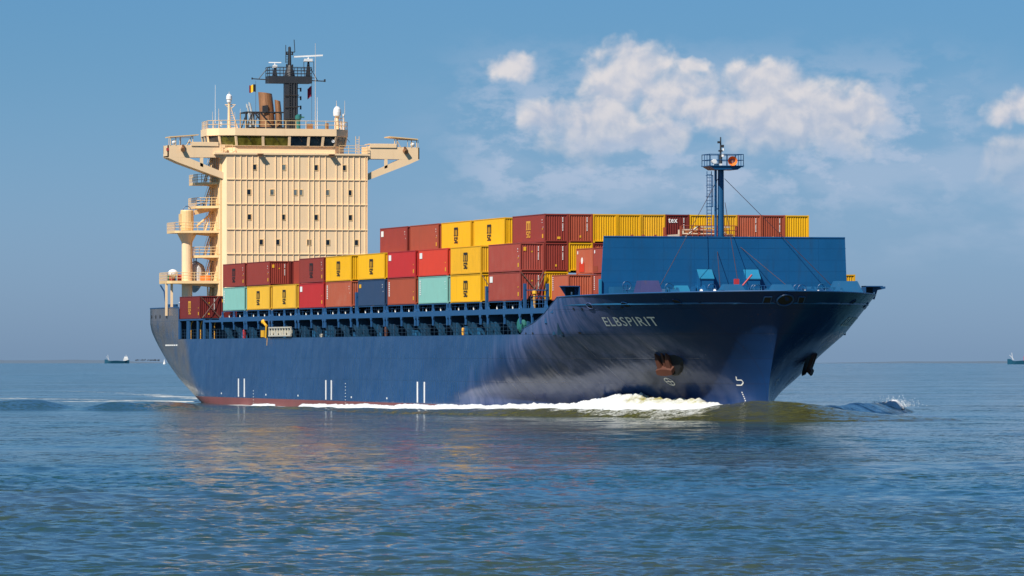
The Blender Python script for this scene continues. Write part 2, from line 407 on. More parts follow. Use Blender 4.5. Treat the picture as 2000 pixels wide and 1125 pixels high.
def text_shape(txt, offset=0.0):
    cu_ = bpy.data.curves.new('t', 'FONT'); cu_.body = txt; cu_.offset = offset; cu_.space_character = 1.12; cu_.resolution_u = 3; cu_.fill_mode = 'FRONT'
    o = bpy.data.objects.new('t', cu_); col.objects.link(o)
    dg = bpy.context.evaluated_depsgraph_get(); me = o.evaluated_get(dg).to_mesh()
    v = np.array([tuple(q.co)[:2] for q in me.vertices]); f = [tuple(p.vertices) for p in me.polygons]
    o.evaluated_get(dg).to_mesh_clear(); bpy.data.objects.remove(o); bpy.data.curves.remove(cu_)
    v = (v-v.min(0))/(v.max(0)-v.min(0))
    return v, f
def lettering(mb, txt, fn, offset=0.0):
    v, f = text_shape(txt, offset); mb.add([fn(a, b) for a, b in v], f)
    return mb

# value noise for numpy meshes
_tab = np.random.RandomState(3).rand(257, 257)
def vnoise(x, y):
    xi = np.floor(x).astype(int); yi = np.floor(y).astype(int); fx = x-xi; fy = y-yi
    fx = fx*fx*(3-2*fx); fy = fy*fy*(3-2*fy); a = xi % 256; b = yi % 256
    t = _tab
    return (t[a, b]*(1-fx)+t[a+1, b]*fx)*(1-fy)+(t[a, b+1]*(1-fx)+t[a+1, b+1]*fx)*fy
def fbm(x, y, o=5, g=.5):
    s = 0; a = 1; n = 0
    for k in range(o): s = s+a*vnoise(x*2**k+k*17.3, y*2**k+k*9.1); n += a; a *= g
    return s/n-.5
def grid_object(name, X, Y, Z, mat, attrs={}, wrap=False):
    r, c = X.shape
    me = bpy.data.meshes.new(name)
    V = np.stack([X, Y, Z], -1).reshape(-1, 3)
    i = np.arange(r*c).reshape(r, c)
    q = np.stack([i[:-1, :-1], i[:-1, 1:], i[1:, 1:], i[1:, :-1]], -1).reshape(-1, 4)
    me.vertices.add(len(V)); me.vertices.foreach_set('co', V.ravel().astype(np.float32))
    me.loops.add(q.size); me.loops.foreach_set('vertex_index', q.ravel().astype(np.int32))
    me.polygons.add(len(q)); me.polygons.foreach_set('loop_start', np.arange(0, q.size, 4, dtype=np.int32))
    me.polygons.foreach_set('use_smooth', np.ones(len(q), bool))
    me.update(); me.validate()
    for k, a in attrs.items():
        at = me.attributes.new(k, 'FLOAT', 'POINT'); at.data.foreach_set('value', a.ravel().astype(np.float32))
    me.materials.append(M[mat]); o = bpy.data.objects.new(name, me); col.objects.link(o)
    return o

# ------------------------------------------------------------------ hull form (metres; z = 0 is the water)
_z = [-3, 1.6, 2.6, 3.9, 5.85, 8, 9.9, 11.8, 13]
_xs = [33.6, 33.8, 33.9, 34.3, 35.3, 36.6, 38.0, 39.7, 40.8]
_n = [1.5, 1.5, 1.6, 1.8, 2.0, 2.1, 2.1, 2.1, 2.1]
_m = [1, 1, 1, .95, .86, .76, .68, .62, .6]
_L = [66, 59.2, 54.2, 50.1, 44.2, 34.2, 29.0, 24.4, 23]
_tz = [-3, .3, 1, 2, 3, 4, 5, 6, 7, 8, 9, 10, 11, 12]
_tx = [-160, -169.6, -171.6, -174.3, -176.8, -178.9, -180.8, -182.3, -183.4, -184, -184, -184, -184, -184]
_tb = [7, 11.1, 11.6, 12.25, 12.7, 13.0, 13.3, 13.6, 13.95, 14.35, 14.8, 15, 15, 15]
def stem_x(z): return float(np.interp(z, _z, _xs))
def hb(x, z):
    """half breadth of the hull at x, z"""
    L = np.interp(z, _z, _L); t = min(1.0, max(0.0, (np.interp(z, _z, _xs)-x)/L))
    b = 15*(1-(1-t)**np.interp(z, _z, _n))**np.interp(z, _z, _m)
    tx = np.interp(z, _tz, _tx); tb = np.interp(z, _tz, _tb); La = 26
    k = min(1.0, max(0.0, (x-tx)/La))
    return float(min(b, tb+(15-tb)*(1-(1-k)**2.2)))
_ft = ([.5, 1.1, 3.5, 5.9, 8.9, 11.9, 13.4, 20, 30, 41], [8.0, 8.55, 8.85, 9.22, 9.92, 10.95, 11.5, 11.6, 11.75, 11.95])
def ztop(x):
    if x < -165.7: return 12.0
    if x <= .5: return 8.0
    return float(np.interp(x, *_ft))
X8 = stem_x(8)
def colx(xn, z):
    g = max(0, xn)/X8
    if xn > -150: return xn+g*g*(stem_x(z)-X8)
    tx = float(np.interp(z, _tz, _tx)); return -150+(xn+150)*((-150-tx)/34.0)
def side_pt(x, z, side=-1, off=0.0):
    """point on the shell pushed out by off, side -1 = starboard"""
    y = hb(x, z); e = .05
    n = Vector((-(hb(x+e, z)-hb(x-e, z))/(2*e), 1, -(hb(x, z+e)-hb(x, z-e))/(2*e))).normalized()
    return Vector((x+n.x*off, side*(y+n.y*off), z+n.z*off))

ship = empty('container_ship', (0, 0, 0))
tag(ship, 'large navy container ship with cream superstructure, the name ELBSPIRIT on its bow', 'ship')

def build_hull():
    xn = list(np.linspace(-184, -166.5, 10))+[-165.71, -165.69]+list(np.linspace(-160, 0, 36))+[.5, 1.1, 2, 3.5, 5, 5.9, 7.4, 8.9, 10.4, 11.9, 12.7, 13.4]
    xn += [13.4+(X8-13.4)*(1-(1-k/44)**3) for k in range(1, 45)]
    zl = [-3, -1.2, 0, .45, .85]+list(np.linspace(1.25, 8, 19))
    nu = 10
    mb = MB(); rows = []
    for side in (-1, 1):
        g = []
        for x in xn:
            zz = list(zl)+[8+(ztop(x)-8)*k/nu for k in range(1, nu+1)]
            c = []
            for z in zz:
                X = colx(x, z); y = hb(X, z)
                c.append((X, side*y, z))
            g.append(c)
        base = len(mb.v); nz = len(g[0])
        vs = [p for c in g for p in c]; fs = []; mi = []
        for i in range(len(g)-1):
            for j in range(nz-1):
                if j >= len(zl)-1 and (ztop(xn[i+1]) <= 8.0 or ztop(xn[i]) <= 8.0 and xn[i] < -1): continue
                if j >= len(zl)-1 and xn[i] == -165.71: continue
                fs.append((i*nz+j, (i+1)*nz+j, (i+1)*nz+j+1, i*nz+j+1)); mi.append(1 if zl[min(j+1, len(zl)-1)] <= .86 and j < 5 else 0)
        mb.v += vs; mb.f += [tuple(a+base for a in f) for f in fs]; mb.mi += mi
        rows.append((base, nz))
    # transom
    (a, nz), (b, _) = rows
    for j in range(nz-1):
        mb.f.append((a+j, a+j+1, b+j+1, b+j)); mb.mi.append(1 if j < 4 else 0)
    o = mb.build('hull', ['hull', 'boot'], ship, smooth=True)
    return o
hull = build_hull()

# decks closing the hull
mb = MB()
xs_ = [-165.7, -100, 0, 12]
mb.prism([(-165.7, -14.8), (2, -14.8), (12.5, -14.0), (12.5, 14.0), (2, 14.8), (-165.7, 14.8)], 2, 7.7, 7.9)
mb.build('main_deck', 'inner_blue', ship)
mb = MB(); xx = [13+(38.6-13)*k/16 for k in range(17)]
pts = [(x, -hb(x, 10.9)+.05) for x in xx]+[(x, hb(x, 10.9)-.05) for x in xx[::-1]]
mb.prism(pts, 2, 10.7, 10.85); mb.build('forecastle_deck', 'deck_blue', ship); mb = MB()
xx = [-183.8+18*k/8 for k in range(9)]
pts = [(x, -hb(x, 11)+.08) for x in xx]+[(x, hb(x, 11)-.08) for x in xx[::-1]]
mb.prism(pts, 2, 10.7, 10.9); mb.build('raised_deck', 'deck_blue', ship)
MB().box(-165.9, -165.72, -14.8, 14.8, 7.9, 10.7).build('quarter_bulkhead', 'inner_blue', ship)
# bulwark rail cap and a real plate thickness on the forecastle
mb = MB(); prev = None
for side in (-1, 1):
    prev = None
    for k in range(0, 90):
        xn = 13.4+(X8-13.4)*(1-(1-k/89)**3); zt = ztop(xn); x = colx(xn, zt); y = hb(x, zt)
        p = Vector((x, side*y, zt+.02))
        if prev and (p-prev).length > .01: mb.tube(prev, p, .07, 5, caps=False)
        prev = p
    prev = None
    for k in range(0, 13):
        xn = .6+12.8*k/12; zt = ztop(xn); p = Vector((colx(xn, zt), side*hb(colx(xn, zt), zt), zt+.01))
        if prev: mb.tube(prev, p, .05, 5, caps=False)
        prev = p
    mb.build('bulwark_rail', 'side_blue', ship); mb = MB()
    mb.tube((-165.7, side*15, 8), (-165.7, side*15, 12), .07, 5); mb.tube((-165.7, side*15, 12.02), (-184, side*15, 12.02), .07, 5); mb.build('bulwark_rail', 'side_blue', ship); mb = MB()

# ---- open side passage: band with arched openings, pillars, inner wall
mb = MB(); inner = MB(); webs = MB()
BAYS = [-127.2, -113.5, -99.5, -85.5, -72.0, -56.4, -42.7, -29.0, -15.4, 0.0]      # forward end of each 12.19 m container bay
Z1 = 11.33; HC = 2.869; RP = 2.495
for side in (-1, 1):
    Y0_, Y1_ = (side*14.82, side*14.97)
    mb.box(-141.5, 12.2, min(Y0_, Y1_), max(Y0_, Y1_), 10.02, 10.55)
    mb.box(-150.5, -141.5, min(Y0_, Y1_), max(Y0_, Y1_), 10.02, 10.30)
    cols = []
    for b in BAYS:
        cols += [(b-12.6, .42), (b-6.1, .30), (b-.1, .42)]
    cols += [(4.4, .4), (9.5, .6)]
    for x, w in cols:
        # upper stub with spread foot, lower arch shoulder
        prof = [(x-w/2, 11.24), (x-w/2, 10.85), (x-w/2-.32, 10.56), (x+w/2+.32, 10.56), (x+w/2, 10.85), (x+w/2, 11.24)]
        mb.prism([(p[0], p[1]) for p in prof], 1, Y0_, Y1_)
        prof = [(x-w/2-.34, 10.01), (x-w/2, 9.70), (x-w/2, 9.05), (x+w/2, 9.05), (x+w/2, 9.70), (x+w/2+.34, 10.01)]
        mb.prism([(p[0], p[1]) for p in prof], 1, Y0_, Y1_)
        inn = side*12.7
        webs.prism([(min(inn, Y0_), 7.9), (max(inn, Y0_), 7.9), (side*14.75, 9.1), (side*14.75, 10.0), (inn, 10.0)] if side > 0 else
                   [(inn, 7.9), (side*13.9, 7.9), (side*14.75, 9.1), (side*14.75, 10.0), (inn, 10.0)], 0, x-.07, x+.07)
        webs.prism([(side*14.1, 7.92), (side*14.5, 7.92), (side*14.5, 9.3), (side*13.9, 9.3)], 0, x+.9, x+1.5) if side < 0 else None
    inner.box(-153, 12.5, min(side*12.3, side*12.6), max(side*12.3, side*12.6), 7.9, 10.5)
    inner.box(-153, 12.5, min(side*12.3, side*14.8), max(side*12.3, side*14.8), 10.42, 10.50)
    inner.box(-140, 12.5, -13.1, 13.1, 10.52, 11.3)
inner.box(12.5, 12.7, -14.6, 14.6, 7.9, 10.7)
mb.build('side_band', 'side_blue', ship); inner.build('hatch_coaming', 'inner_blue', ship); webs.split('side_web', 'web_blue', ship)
mb = MB()
for b in BAYS:
    for k in range(2):
        for sx in (-1.4, 1.2):
            x = b-9.1+6.1*k+sx
            mb.tube((x, -14.5, 10.52), (x, -14.5, 10.9), .07, 6)
mb.split('lamp_post', 'white_mark', ship)
mb = MB()
for b in BAYS:
    for k in range(14):
        x = b-12+.9*k; mb.tube((x, -14.0, 10.5), (x, -14.0, 11.25), .045, 4)
    mb.box(b-12.4, b+.1, -14.9, -14.7, 11.24, 11.32); mb.box(b-12.4, b+.1, -14.1, -13.9, 10.95, 11.0)
mb.build('cell_support', 'side_blue', ship)
mb = MB(); mb.rail([(-164.5, -14.85, 8), (.3, -14.85, 8)], 1.15, 3, .022, 1.75, .03); mb.build('deck_railing', 'inner_blue', ship)
# aft openings under the quarter containers
mb = MB()
for x in (-165.4, -160.6, -159.6, -154.4, -150.6, -146.9):
    mb.box(x-.28, x+.28, -15.0, -14.8, 8.0, 10.36)
mb.box(-165.6, -150.5, -15.0, -14.8, 10.3, 10.5)
mb.split('quarter_pillar', 'side_blue', ship)
mb = MB()
for x in (-156.6, -148.3, -162.5):
    prev = None
    for k in range(9):
        a = math.pi*k/16; p = Vector((x-1.3*math.cos(a)+1.3, -14.1, 9.3+.9*math.sin(a)))
        if prev: mb.tube(prev, p, .07, 5)
        prev = p
    mb.tube((x, -14.1, 8), (x, -14.1, 9.3), .07, 5)
mb.build('vent_pipe', 'ochre_mark', ship)
mb = MB(); mb.box(-153.2, -152.8, -14.6, 14.6, 7.9, 10.5); mb.box(-165, -153, -12.6, -12.4, 7.9, 10.5); mb.build('quarter_bulkhead', 'inner_blue', ship)

# ---- gear in the side passage
mb = MB()
for x, h, w in ((-132, .9, .5), (-111, .7, .9), (-93.5, .9, .6), (-87, .8, .9), (-73, .6, 1.2), (-61.5, .9, .5), (-46, .7, .8), (-24, 1.0, .7), (-19, .8, .5)):
    mb.box(x-w/2, x+w/2, -14.3, -13.6, 7.92, 7.92+h); mb.tube((x+w, -14.2, 7.92), (x+w, -14.2, 7.92+h*.6), .16, 8)
mb.build('deck_gear', 'deck_blue', ship)
for x, mt, h in ((-131, 'red_gear', 1.2), (-97, 'anchor', 1.0), (-59, 'anchor', 1.2), (-25.5, 'ochre_mark', .9), (-90, 'aluminium', .5)):
    b_ = MB(); b_.lathe(x, -14.1, [(.18, 7.92), (.2, 7.92+h*.8), (.12, 7.92+h)], 8); b_.build('deck_fitting', mt, ship)
mb = MB()
for k in range(9):                                       # accommodation ladder stowed on its side
    x = -112.5+k*1.42; mb.box(x, x+.14, -15.25, -15.1, 8.25, 9.15)
mb.box(-112.6, -101.0, -15.26, -15.08, 9.10, 9.26); mb.box(-112.6, -101.0, -15.26, -15.08, 8.15, 8.32)
for k in range(5):
    mb.box(-111.6+k*2.3, -111.2+k*2.3+.5, -15.2, -15.12, 8.3, 8.7)
mb.box(-112.6, -101.0, -15.05, -15.0, 8.5, 8.9)
mb.build('gangway_ladder', 'aluminium', ship, label='bare metal gangway stowed flat along the ship side')
mb = MB(); mb.tube((-114.6, -15.1, 8.0), (-114.3, -15.1, 9.4), .12, 8); mb.tube((-114.3, -15.1, 9.4), (-116.2, -15.0, 9.8), .15, 8); mb.ball((-116.3, -15, 9.9), .3); mb.box(-117.4, -116.2, -15.1, -14.9, 8.1, 8.9)
mb.tube((-113.4, -15.2, 8.0), (-113.4, -15.25, 7.1), .03, 5)
mb.build('gangway_davit', 'yellow_mark', ship)
mb = MB()
mb.lathe(0, 0, [(.45, -.5), (.8, -.3), (.85, 0), (.8, .3), (.45, .5)], 14)
vs = [(-.6+p[0], -14.5+p[2], 8.95+p[1]) for p in mb.v]; mb.v = vs
mb.build('hose_reel', 'tealgreen', ship)

# ---- white draught marks, tug lines, name and symbols on the shell
mb = MB()
for x in (-130.2, -126.9, -83.9, -81.2, -41.4, -38.4):
    mb.box(x-.22, x+.22, -15.03, -14.995, .95, 3.15)
mb.split('tug_line', 'white_mark', ship)
mb = MB()
for x0, n in ((-122.0, 5), (-74.5, 8)):
    for k in range(n):
        z = .25+.36*k; mb.box(x0, x0+.3, -15.02, -14.995, z, z+.07)
for x0 in (-140, -115, -98, -71.5, -55):
    mb.box(x0-.2, x0+.2, -15.02, -14.995, 1.22, 1.40)
for k in range(6): mb.box(-176+k*1.6, -175.2+k*1.6, -hb(-175+k*1.6, 7.2)-.04, -hb(-175+k*1.6, 7.2)+.02, 7.15, 7.32)
mb.build('draught_mark', 'white_mark', ship)
def on_hull(x0, x1, z0, z1, side):
    def fn(a, b):
        z = z0+(z1-z0)*b; x = ((x0+(x1-x0)*a) if side < 0 else (x1+(x0-x1)*a))-.4*(1-b)
        return side_pt(x, z, side, .035)
    return fn
mb = lettering(MB(), 'ELBSPIRIT', on_hull(21.85, 28.75, 8.72, 9.58, -1), .008); mb.build('ship_name', 'white_mark', ship)
mb = lettering(MB(), 'ELBSPIRIT', on_hull(21.85, 28.75, 8.72, 9.56, 1), .012); mb.build('ship_name', 'white_mark', ship)
def stroke(mb, pts, w, side=-1):
    """painted line through (x, z) points on the shell"""
    for (a, b), (c, d) in zip(pts[:-1], pts[1:]):
        n = max(1, int(math.hypot(c-a, d-b)/.15)); dx, dz = c-a, d-b; L = math.hypot(dx, dz); px, pz = -dz/L*w/2, dx/L*w/2
        for k in range(n):
            s0, s1 = k/n, (k+1)/n
            q = [side_pt(a+dx*s+sg*px, b+dz*s+sg*pz, side, .03) for s, sg in ((s0, -1), (s1, -1), (s1, 1), (s0, 1))]
            mb.add(q, [(0, 1, 2, 3)])
for side in (-1, 1):
    mb = MB()
    c = (21.5, 3.44); ring = [(c[0]+.52*math.cos(2*math.pi*k/20), c[1]+.34*math.sin(2*math.pi*k/20)) for k in range(21)]
    stroke(mb, ring, .08, side); stroke(mb, [(c[0]-.5, c[1]), (c[0]+.5, c[1])], .07, side); stroke(mb, [(c[0], c[1]-.32), (c[0], c[1]+.32)], .07, side)
    mb.build('thruster_mark', 'white_mark', ship)
    mb = MB(); stroke(mb, [(30.64, 3.95), (30.44, 3.62), (31.05, 3.62), (31.1, 3.38), (30.72, 3.14), (30.08, 3.14)], .10, side)
    mb.build('bulb_mark', 'white_mark', ship)
    mb = MB()
    for k in range(8):
        z = 1.12+.19*k; stroke(mb, [(30.66-.05*k, z), (30.80-.05*k, z)], .09, side)
    mb.build('draught_mark', 'white_mark', ship)
    # openings in the shell: dark oval or slot with a rim
    for (x, z, w, h, nm) in ((21.3, 10.65, 1.1, .55, 'mooring_port'), (26.9, 10.72, .9, .5, 'mooring_port'), (32.8, 10.9, .7, .55, 'mooring_port'),
                             (17.8, 10.39, .4, .22, 'scupper'), (19.5, 10.37, .4, .22, 'scupper'), (24.2, 10.48, .4, .2, 'scupper'), (26.1, 10.47, .4, .2, 'scupper'), (34.6, 10.75, .35, .25, 'scupper'),
                             (2.44, 8.1, .5, .18, 'scupper'), (4.9, 8.1, .5, .18, 'scupper'), (12.7, 8.1, .5, .2, 'scupper'), (16.2, 8.1, .6, .2, 'scupper')):
        mb = MB(); cen = side_pt(x, z, side, .03); pts = []
        for k in range(12):
            a = 2*math.pi*k/12; pts.append(side_pt(x+w/2*math.cos(a)*(1.0 if abs(math.cos(a)) < .9 else .9), z+h/2*math.sin(a), side, .035))
        mb.add(pts, [tuple(range(12))])
        o = mb.build(nm, 'dark_inner', ship)
        if nm == 'mooring_port':
            r = MB()
            for k in range(12): r.tube(pts[k], pts[(k+1) % 12], .04, 5, caps=False)
            r.build('rim', 'hull', o)
    for k in range(4):
        x = -183+k*2.7+(1.5 if k == 3 else 0); mb = MB()
        mb.add([(x+.25*math.cos(a*.785), side*(hb(x, 10.9)+.03), 10.9+.25*math.sin(a*.785)) for a in range(8)], [tuple(range(8))]); mb.build('scupper', 'dark_inner', ship)
# centre-line towing fairlead, and the two square ports beside it
mb = MB(); pts = []
for k in range(20):
    a = 2*math.pi*k/20; yy = .78*math.cos(a); zz = 11.05+.5*math.sin(a)
    # shell x where half breadth equals |yy|
    x = stem_x(zz)
    while hb(x, zz) < abs(yy) and x > 30: x -= .01
    pts.append(Vector((x+.06, yy, zz)))
o = MB().add(pts, [tuple(range(20))]); o = o.build('fairlead', 'dark_inner', ship)
for k in range(20): mb.tube(pts[k], pts[(k+1) % 20], .09, 6, caps=False)
mb.build('rim', 'side_blue', o)
mb = MB(); mb.tube((38.6, 0, 10.75), (38.6, 0, 11.3), .16, 8); mb.build('roller', 'white', o)
for side in (-1, 1):
    q = []
    for yy, zz in ((1.3, 10.75), (1.95, 10.75), (1.95, 11.35), (1.3, 11.35)):
        x = stem_x(zz)
        while hb(x, zz) < yy: x -= .01
        q.append(Vector((x+.06, side*(yy+.02), zz)))
    mb = MB(); mb.add(q, [(0, 1, 2, 3)])
    o = mb.build('mooring_port', 'dark_inner', ship)
    mb = MB()
    for k in range(4): mb.tube(q[k], q[(k+1) % 4], .06, 5)
    mb.build('rim', 'side_blue', o)

# knuckle lines on the shell
mb = MB()
for side in (-1, 1):
    for zf in (10.35,):
        prev = None
        for k in range(60):
            x = 14+24.0*k/59; x = min(x, stem_x(zf)-.05); p = side_pt(x, zf-.15*(1-k/59), side, .0)
            if prev and (p-prev).length > .02: mb.tube(prev, p, .014, 4, caps=False)
            prev = p
mb.build('knuckle_line', 'hull', ship)

# ---- anchors housed on the flare
for side in (-1, 1):
    o0 = side_pt(24.0, 5.5, side, 0); nrm = (side_pt(24.0, 5.5, side, 1)-o0).normalized()
    tx = (side_pt(24.0, 5.5, side, 0)-side_pt(23.0, 5.5, side, 0)).normalized(); up_ = nrm.cross(tx); up_ = up_ if up_.z > 0 else -up_
    up_ = (up_+Vector((0, 0, 1.3))).normalized()
    def L(a, b, c): return o0+tx*a+up_*b+nrm*c
    mb = MB(); n = 16
    mb.add([L(.7+1.75*math.cos(2*math.pi*k/n), -.1+1.5*math.sin(2*math.pi*k/n), .05) for k in range(n)]+[L(.7+1.45*math.cos(2*math.pi*k/n), -.1+1.2*math.sin(2*math.pi*k/n), .30) for k in range(n)],
           [(k, (k+1) % n, n+(k+1) % n, n+k) for k in range(n)]+[tuple(range(n, 2*n))])
    mb.build('anchor_recess_shade_plate', 'dark_inner', ship)  # raised dark plate, its colour standing in for the recess shade
    an = empty('anchor', tuple(o0))
    tag(an, 'rusty brown anchor '+('on the near bow flank, below the end of the white name' if side < 0 else 'on the shaded far bow flank, dark against the sea'), 'anchor', 'anchors housed on either side of the bow')
    def A(a, b, c): return L(a*.72+.1, b*.78, c*.85)-o0
    def slab(pl, c0, c1):
        m_ = MB(); k = len(pl); m_.add([A(a, b, c0) for a, b in pl]+[A(a, b, c1) for a, b in pl], [tuple(range(k)), tuple(range(k, 2*k))]+[(i, (i+1) % k, k+(i+1) % k, k+i) for i in range(k)]); return m_
    slab([(-1.45, -1.1), (-.55, -1.25), (.55, -1.25), (1.55, -1.1), (1.6, -.55), (.6, -.42), (-.5, -.42), (-1.5, -.6)], .32, 1.0).build('crown', 'anchor', an)
    slab([(-1.35, -.55), (-.55, -.5), (-.75, .6), (-1.15, 1.35), (-1.35, .6)], .35, .75).build('fluke', 'anchor', an)
    slab([(.45, -.5), (1.3, -.55), (1.25, .6), (.95, 1.35), (.55, .6)], .35, .75).build('fluke', 'anchor', an)
    slab([(-.22, -.6), (.22, -.6), (.17, 1.5), (-.17, 1.5)], .30, .58).build('shank', 'anchor', an)

# ------------------------------------------------------------------ forecastle: breakwater, foremast, gear
BX = 20.0
mb = MB()
mb.prism([(-12.45, 10.8), (12.35, 10.8), (12.1, 17.28), (-12.05, 17.2)], 0, BX-.18, BX)
mb.box(BX-.2, BX+.05, -12.05, 12.1, 17.2, 17.32)
bw = mb.build('breakwater', 'break_blue', ship)
mb = MB()
for y in np.linspace(-11.5, 11.5, 12):
    mb.prism([(BX-.2, 10.8), (BX-2.2, 10.8), (BX-.5, 17.0), (BX-.2, 17.0)], 1, y-.05, y+.05)
mb.split('stiffener', 'break_blue', bw)
mb = MB(); mb.box(BX-.15, BX+.25, -12.55, -12.35, 10.8, 13.2)
mb.build('side_wing', 'light_blue', bw)
mb = MB()
for z in (12.9, 14.0, 15.1, 16.2): mb.box(BX-.02, BX+.008, -12.2, 12.2, z, z+.03)
for y in (-9.2, -6.2, -3.1, 0.3, 3.3, 6.4, 9.4): mb.box(BX-.02, BX+.010, y, y+.03, 11, 17.2)
mb.build('weld_seam', 'break_blue', bw)
# vents with sloping caps standing before the breakwater
for y in (-2.75, 1.9):
    mb = MB(); mb.prism([(BX+.9, 10.85), (BX, 10.85), (BX, 13.9), (BX+.1, 14.1), (BX+.9, 13.3)], 1, y-.05, y+1.35)
    o = mb.build('ventilator', 'break_blue', ship)
    m2 = MB(); m2.add([(BX+.12, y-.1, 14.16), (BX+.12, y+1.4, 14.16), (BX+1.0, y+1.4, 13.3), (BX+1.0, y-.1, 13.3), (BX+.12, y-.1, 14.10), (BX+.12, y+1.4, 14.10), (BX+1.0, y+1.4, 13.22), (BX+1.0, y-.1, 13.22)],
                     [(0, 1, 2, 3), (4, 7, 6, 5), (0, 3, 7, 4), (1, 5, 6, 2), (2, 6, 7, 3), (0, 4, 5, 1)])
    m2.build('cap', 'light_blue', o)
    m2 = MB(); m2.prism([(BX, 10.85), (BX+2.3, 10.85), (BX, 13.2)], 1, y+1.42, y+1.5); m2.build('bracket', 'break_blue', o)
# sloping hatch casings and winches, seen above the bulwark
def casing(x, y, w, l, h, mat, name, slope=.7, label=None):
    m_ = MB(); z0 = 10.85
    b = [(x-l/2, y-w/2), (x+l/2, y-w/2), (x+l/2, y+w/2), (x-l/2, y+w/2)]; t = [(x-l/2*slope, y-w/2*slope), (x+l/2*.3, y-w/2*slope), (x+l/2*.3, y+w/2*slope), (x-l/2*slope, y+w/2*slope)]
    m_.add([(p[0], p[1], z0) for p in b]+[(p[0], p[1], z0+h) for p in t], [(3, 2, 1, 0), (4, 5, 6, 7), (0, 1, 5, 4), (1, 2, 6, 5), (2, 3, 7, 6), (3, 0, 4, 7)])
    return m_.build(name, mat, ship, label=label)
casing(25.0, -9.1, 2.6, 3.2, 2.15, 'purple', 'winch_casing', .65, 'violet weathered winch casing')
casing(24.5, -5.7, 2.2, 2.0, 1.7, 'light_blue', 'winch_casing', .5)
casing(31, -2.7, 3.6, 2.4, 1.75, 'deck_blue', 'hatch_casing', .45)
casing(31, 2.2, 3.6, 2.4, 1.75, 'deck_blue', 'hatch_casing', .45)
casing(27, 6.3, 1.8, 2.2, 1.6, 'deck_blue', 'winch_casing', .5)
casing(23, 11.2, 3.6, 3.4, 2.2, 'deck_blue', 'winch_casing', .55)
m_ = MB()
for y0, y1, x in ((-11.6, -8.6, 21.6), (8.2, 10.8, 23.5)):
    m_.box(x, x+.15, y0, y1, 10.85, 12.45); m_.box(x-1.4, x, y0, y1, 12.38, 12.45); 
    for yy in (y0, y1): m_.box(x-1.4, x, yy-.05, yy+.05, 10.85, 12.4)
m_.build('shelter', 'deck_blue', ship)
m_ = MB()
for (x, y) in ((29, 5.2), (29, 4.3), (32.5, -5.6), (33.5, -4.6), (27, 0), (27, .9), (30, 7.9), (26.5, 9.6), (33, 4.7)):
    m_.lathe(x, y, [(.3, 10.85), (.26, 11.7), (.4, 11.75), (.4, 12.0), (.1, 12.08)], 10)
m_.split('bollard', 'deck_blue', ship)
m_ = MB()
for (x, y, r) in ((30.5, -4.9, .55), (31.5, 5.0, .5), (27.5, -.6, .5)):
    k0 = len(m_.v); m_.lathe(0, 0, [(r, -.7), (r, -.62), (r*.6, -.6), (r*.6, .6), (r, .62), (r, .7)], 14)
    m_.v[k0:] = [(x+p[1], y+p[2], 11.6+p[0]) for p in m_.v[k0:]]
m_.split('winch_drum', 'white_mark', ship)
for k, (x, y, h, mt) in enumerate(((24.5, -6.9, 1.6, 'deck_blue'), (28.5, -3.9, 1.5, 'side_blue'), (29.5, .3, 1.45, 'deck_blue'), (27.5, 4.9, 1.5, 'side_blue'), (24.5, 8.3, 1.6, 'deck_blue'), (22.5, -10.5, 1.8, 'side_blue'), (33.5, -1.2, 1.4, 'deck_blue'), (33.5, 3.4, 1.4, 'side_blue'))):
    m_ = MB(); m_.tube((x, y, 10.85), (x, y, 10.85+h), .07, 6)
    pv = None
    for q in range(13):
        a = 2*math.pi*q/12; p = Vector((x, y+.42*math.cos(a), 10.85+h-.1+.42*math.sin(a)))
        if pv: m_.tube(pv, p, .04, 4, caps=False)
        pv = p
    m_.tube((x, y-.42, 10.75+h), (x, y+.42, 10.75+h), .03, 4); m_.build('hand_wheel', mt, ship)
for (x, y, w, h, mt) in ((26.5, -7.2, 1.1, 1.35, 'deck_blue'), (28.8, -5.2, .8, 1.55, 'break_blue'), (30.5, .2, 1.4, 1.25, 'deck_blue'), (28.5, 5.6, 1.1, 1.45, 'break_blue'), (25, 9.6, 1.2, 1.4, 'deck_blue'), (31.5, 6.4, .9, 1.25, 'side_blue')):
    m_ = MB(); m_.lathe(0, 0, [(h*.33, -w/2), (h*.5, -w/2+.02), (h*.5, -w/2+.1), (h*.34, -w/2+.12), (h*.34, w/2-.12), (h*.5, w/2-.1), (h*.5, w/2), (h*.33, w/2+.02)], 14)
    m_.v = [(x+p[0], y+p[2], 10.85+h*.62+p[1]) for p in m_.v]; m_.box(x-.5, x+.5, y-w/2-.3, y-w/2-.12, 10.85, 10.85+h); m_.build('mooring_winch', mt, ship)
m_ = MB(); m_.tube((24, .2, 12.2), (24.2, 1.4, 13.6), .09, 6); m_.box(24, 24.3, -.35, .1, 12.3, 13.2); m_.ball((24.1, -.1, 12.0), .28); m_.tube((24.1, .4, 10.85), (24.1, .4, 12.6), .1, 6)
m_.build('brake_handle', 'red_gear', ship)
m_ = MB(); m_.rail([(22.5, -10.9, 10.85), (24.5, -3.8, 10.85)], 1.3, 3, .03); m_.rail([(26, -1.0, 10.85), (26, 3.6, 10.85)], 1.7, 2, .03); m_.rail([(24, 7, 10.85), (23.5, 10, 10.85)], 1.5, 3, .03)
m_.build('deck_railing', 'side_blue', ship)
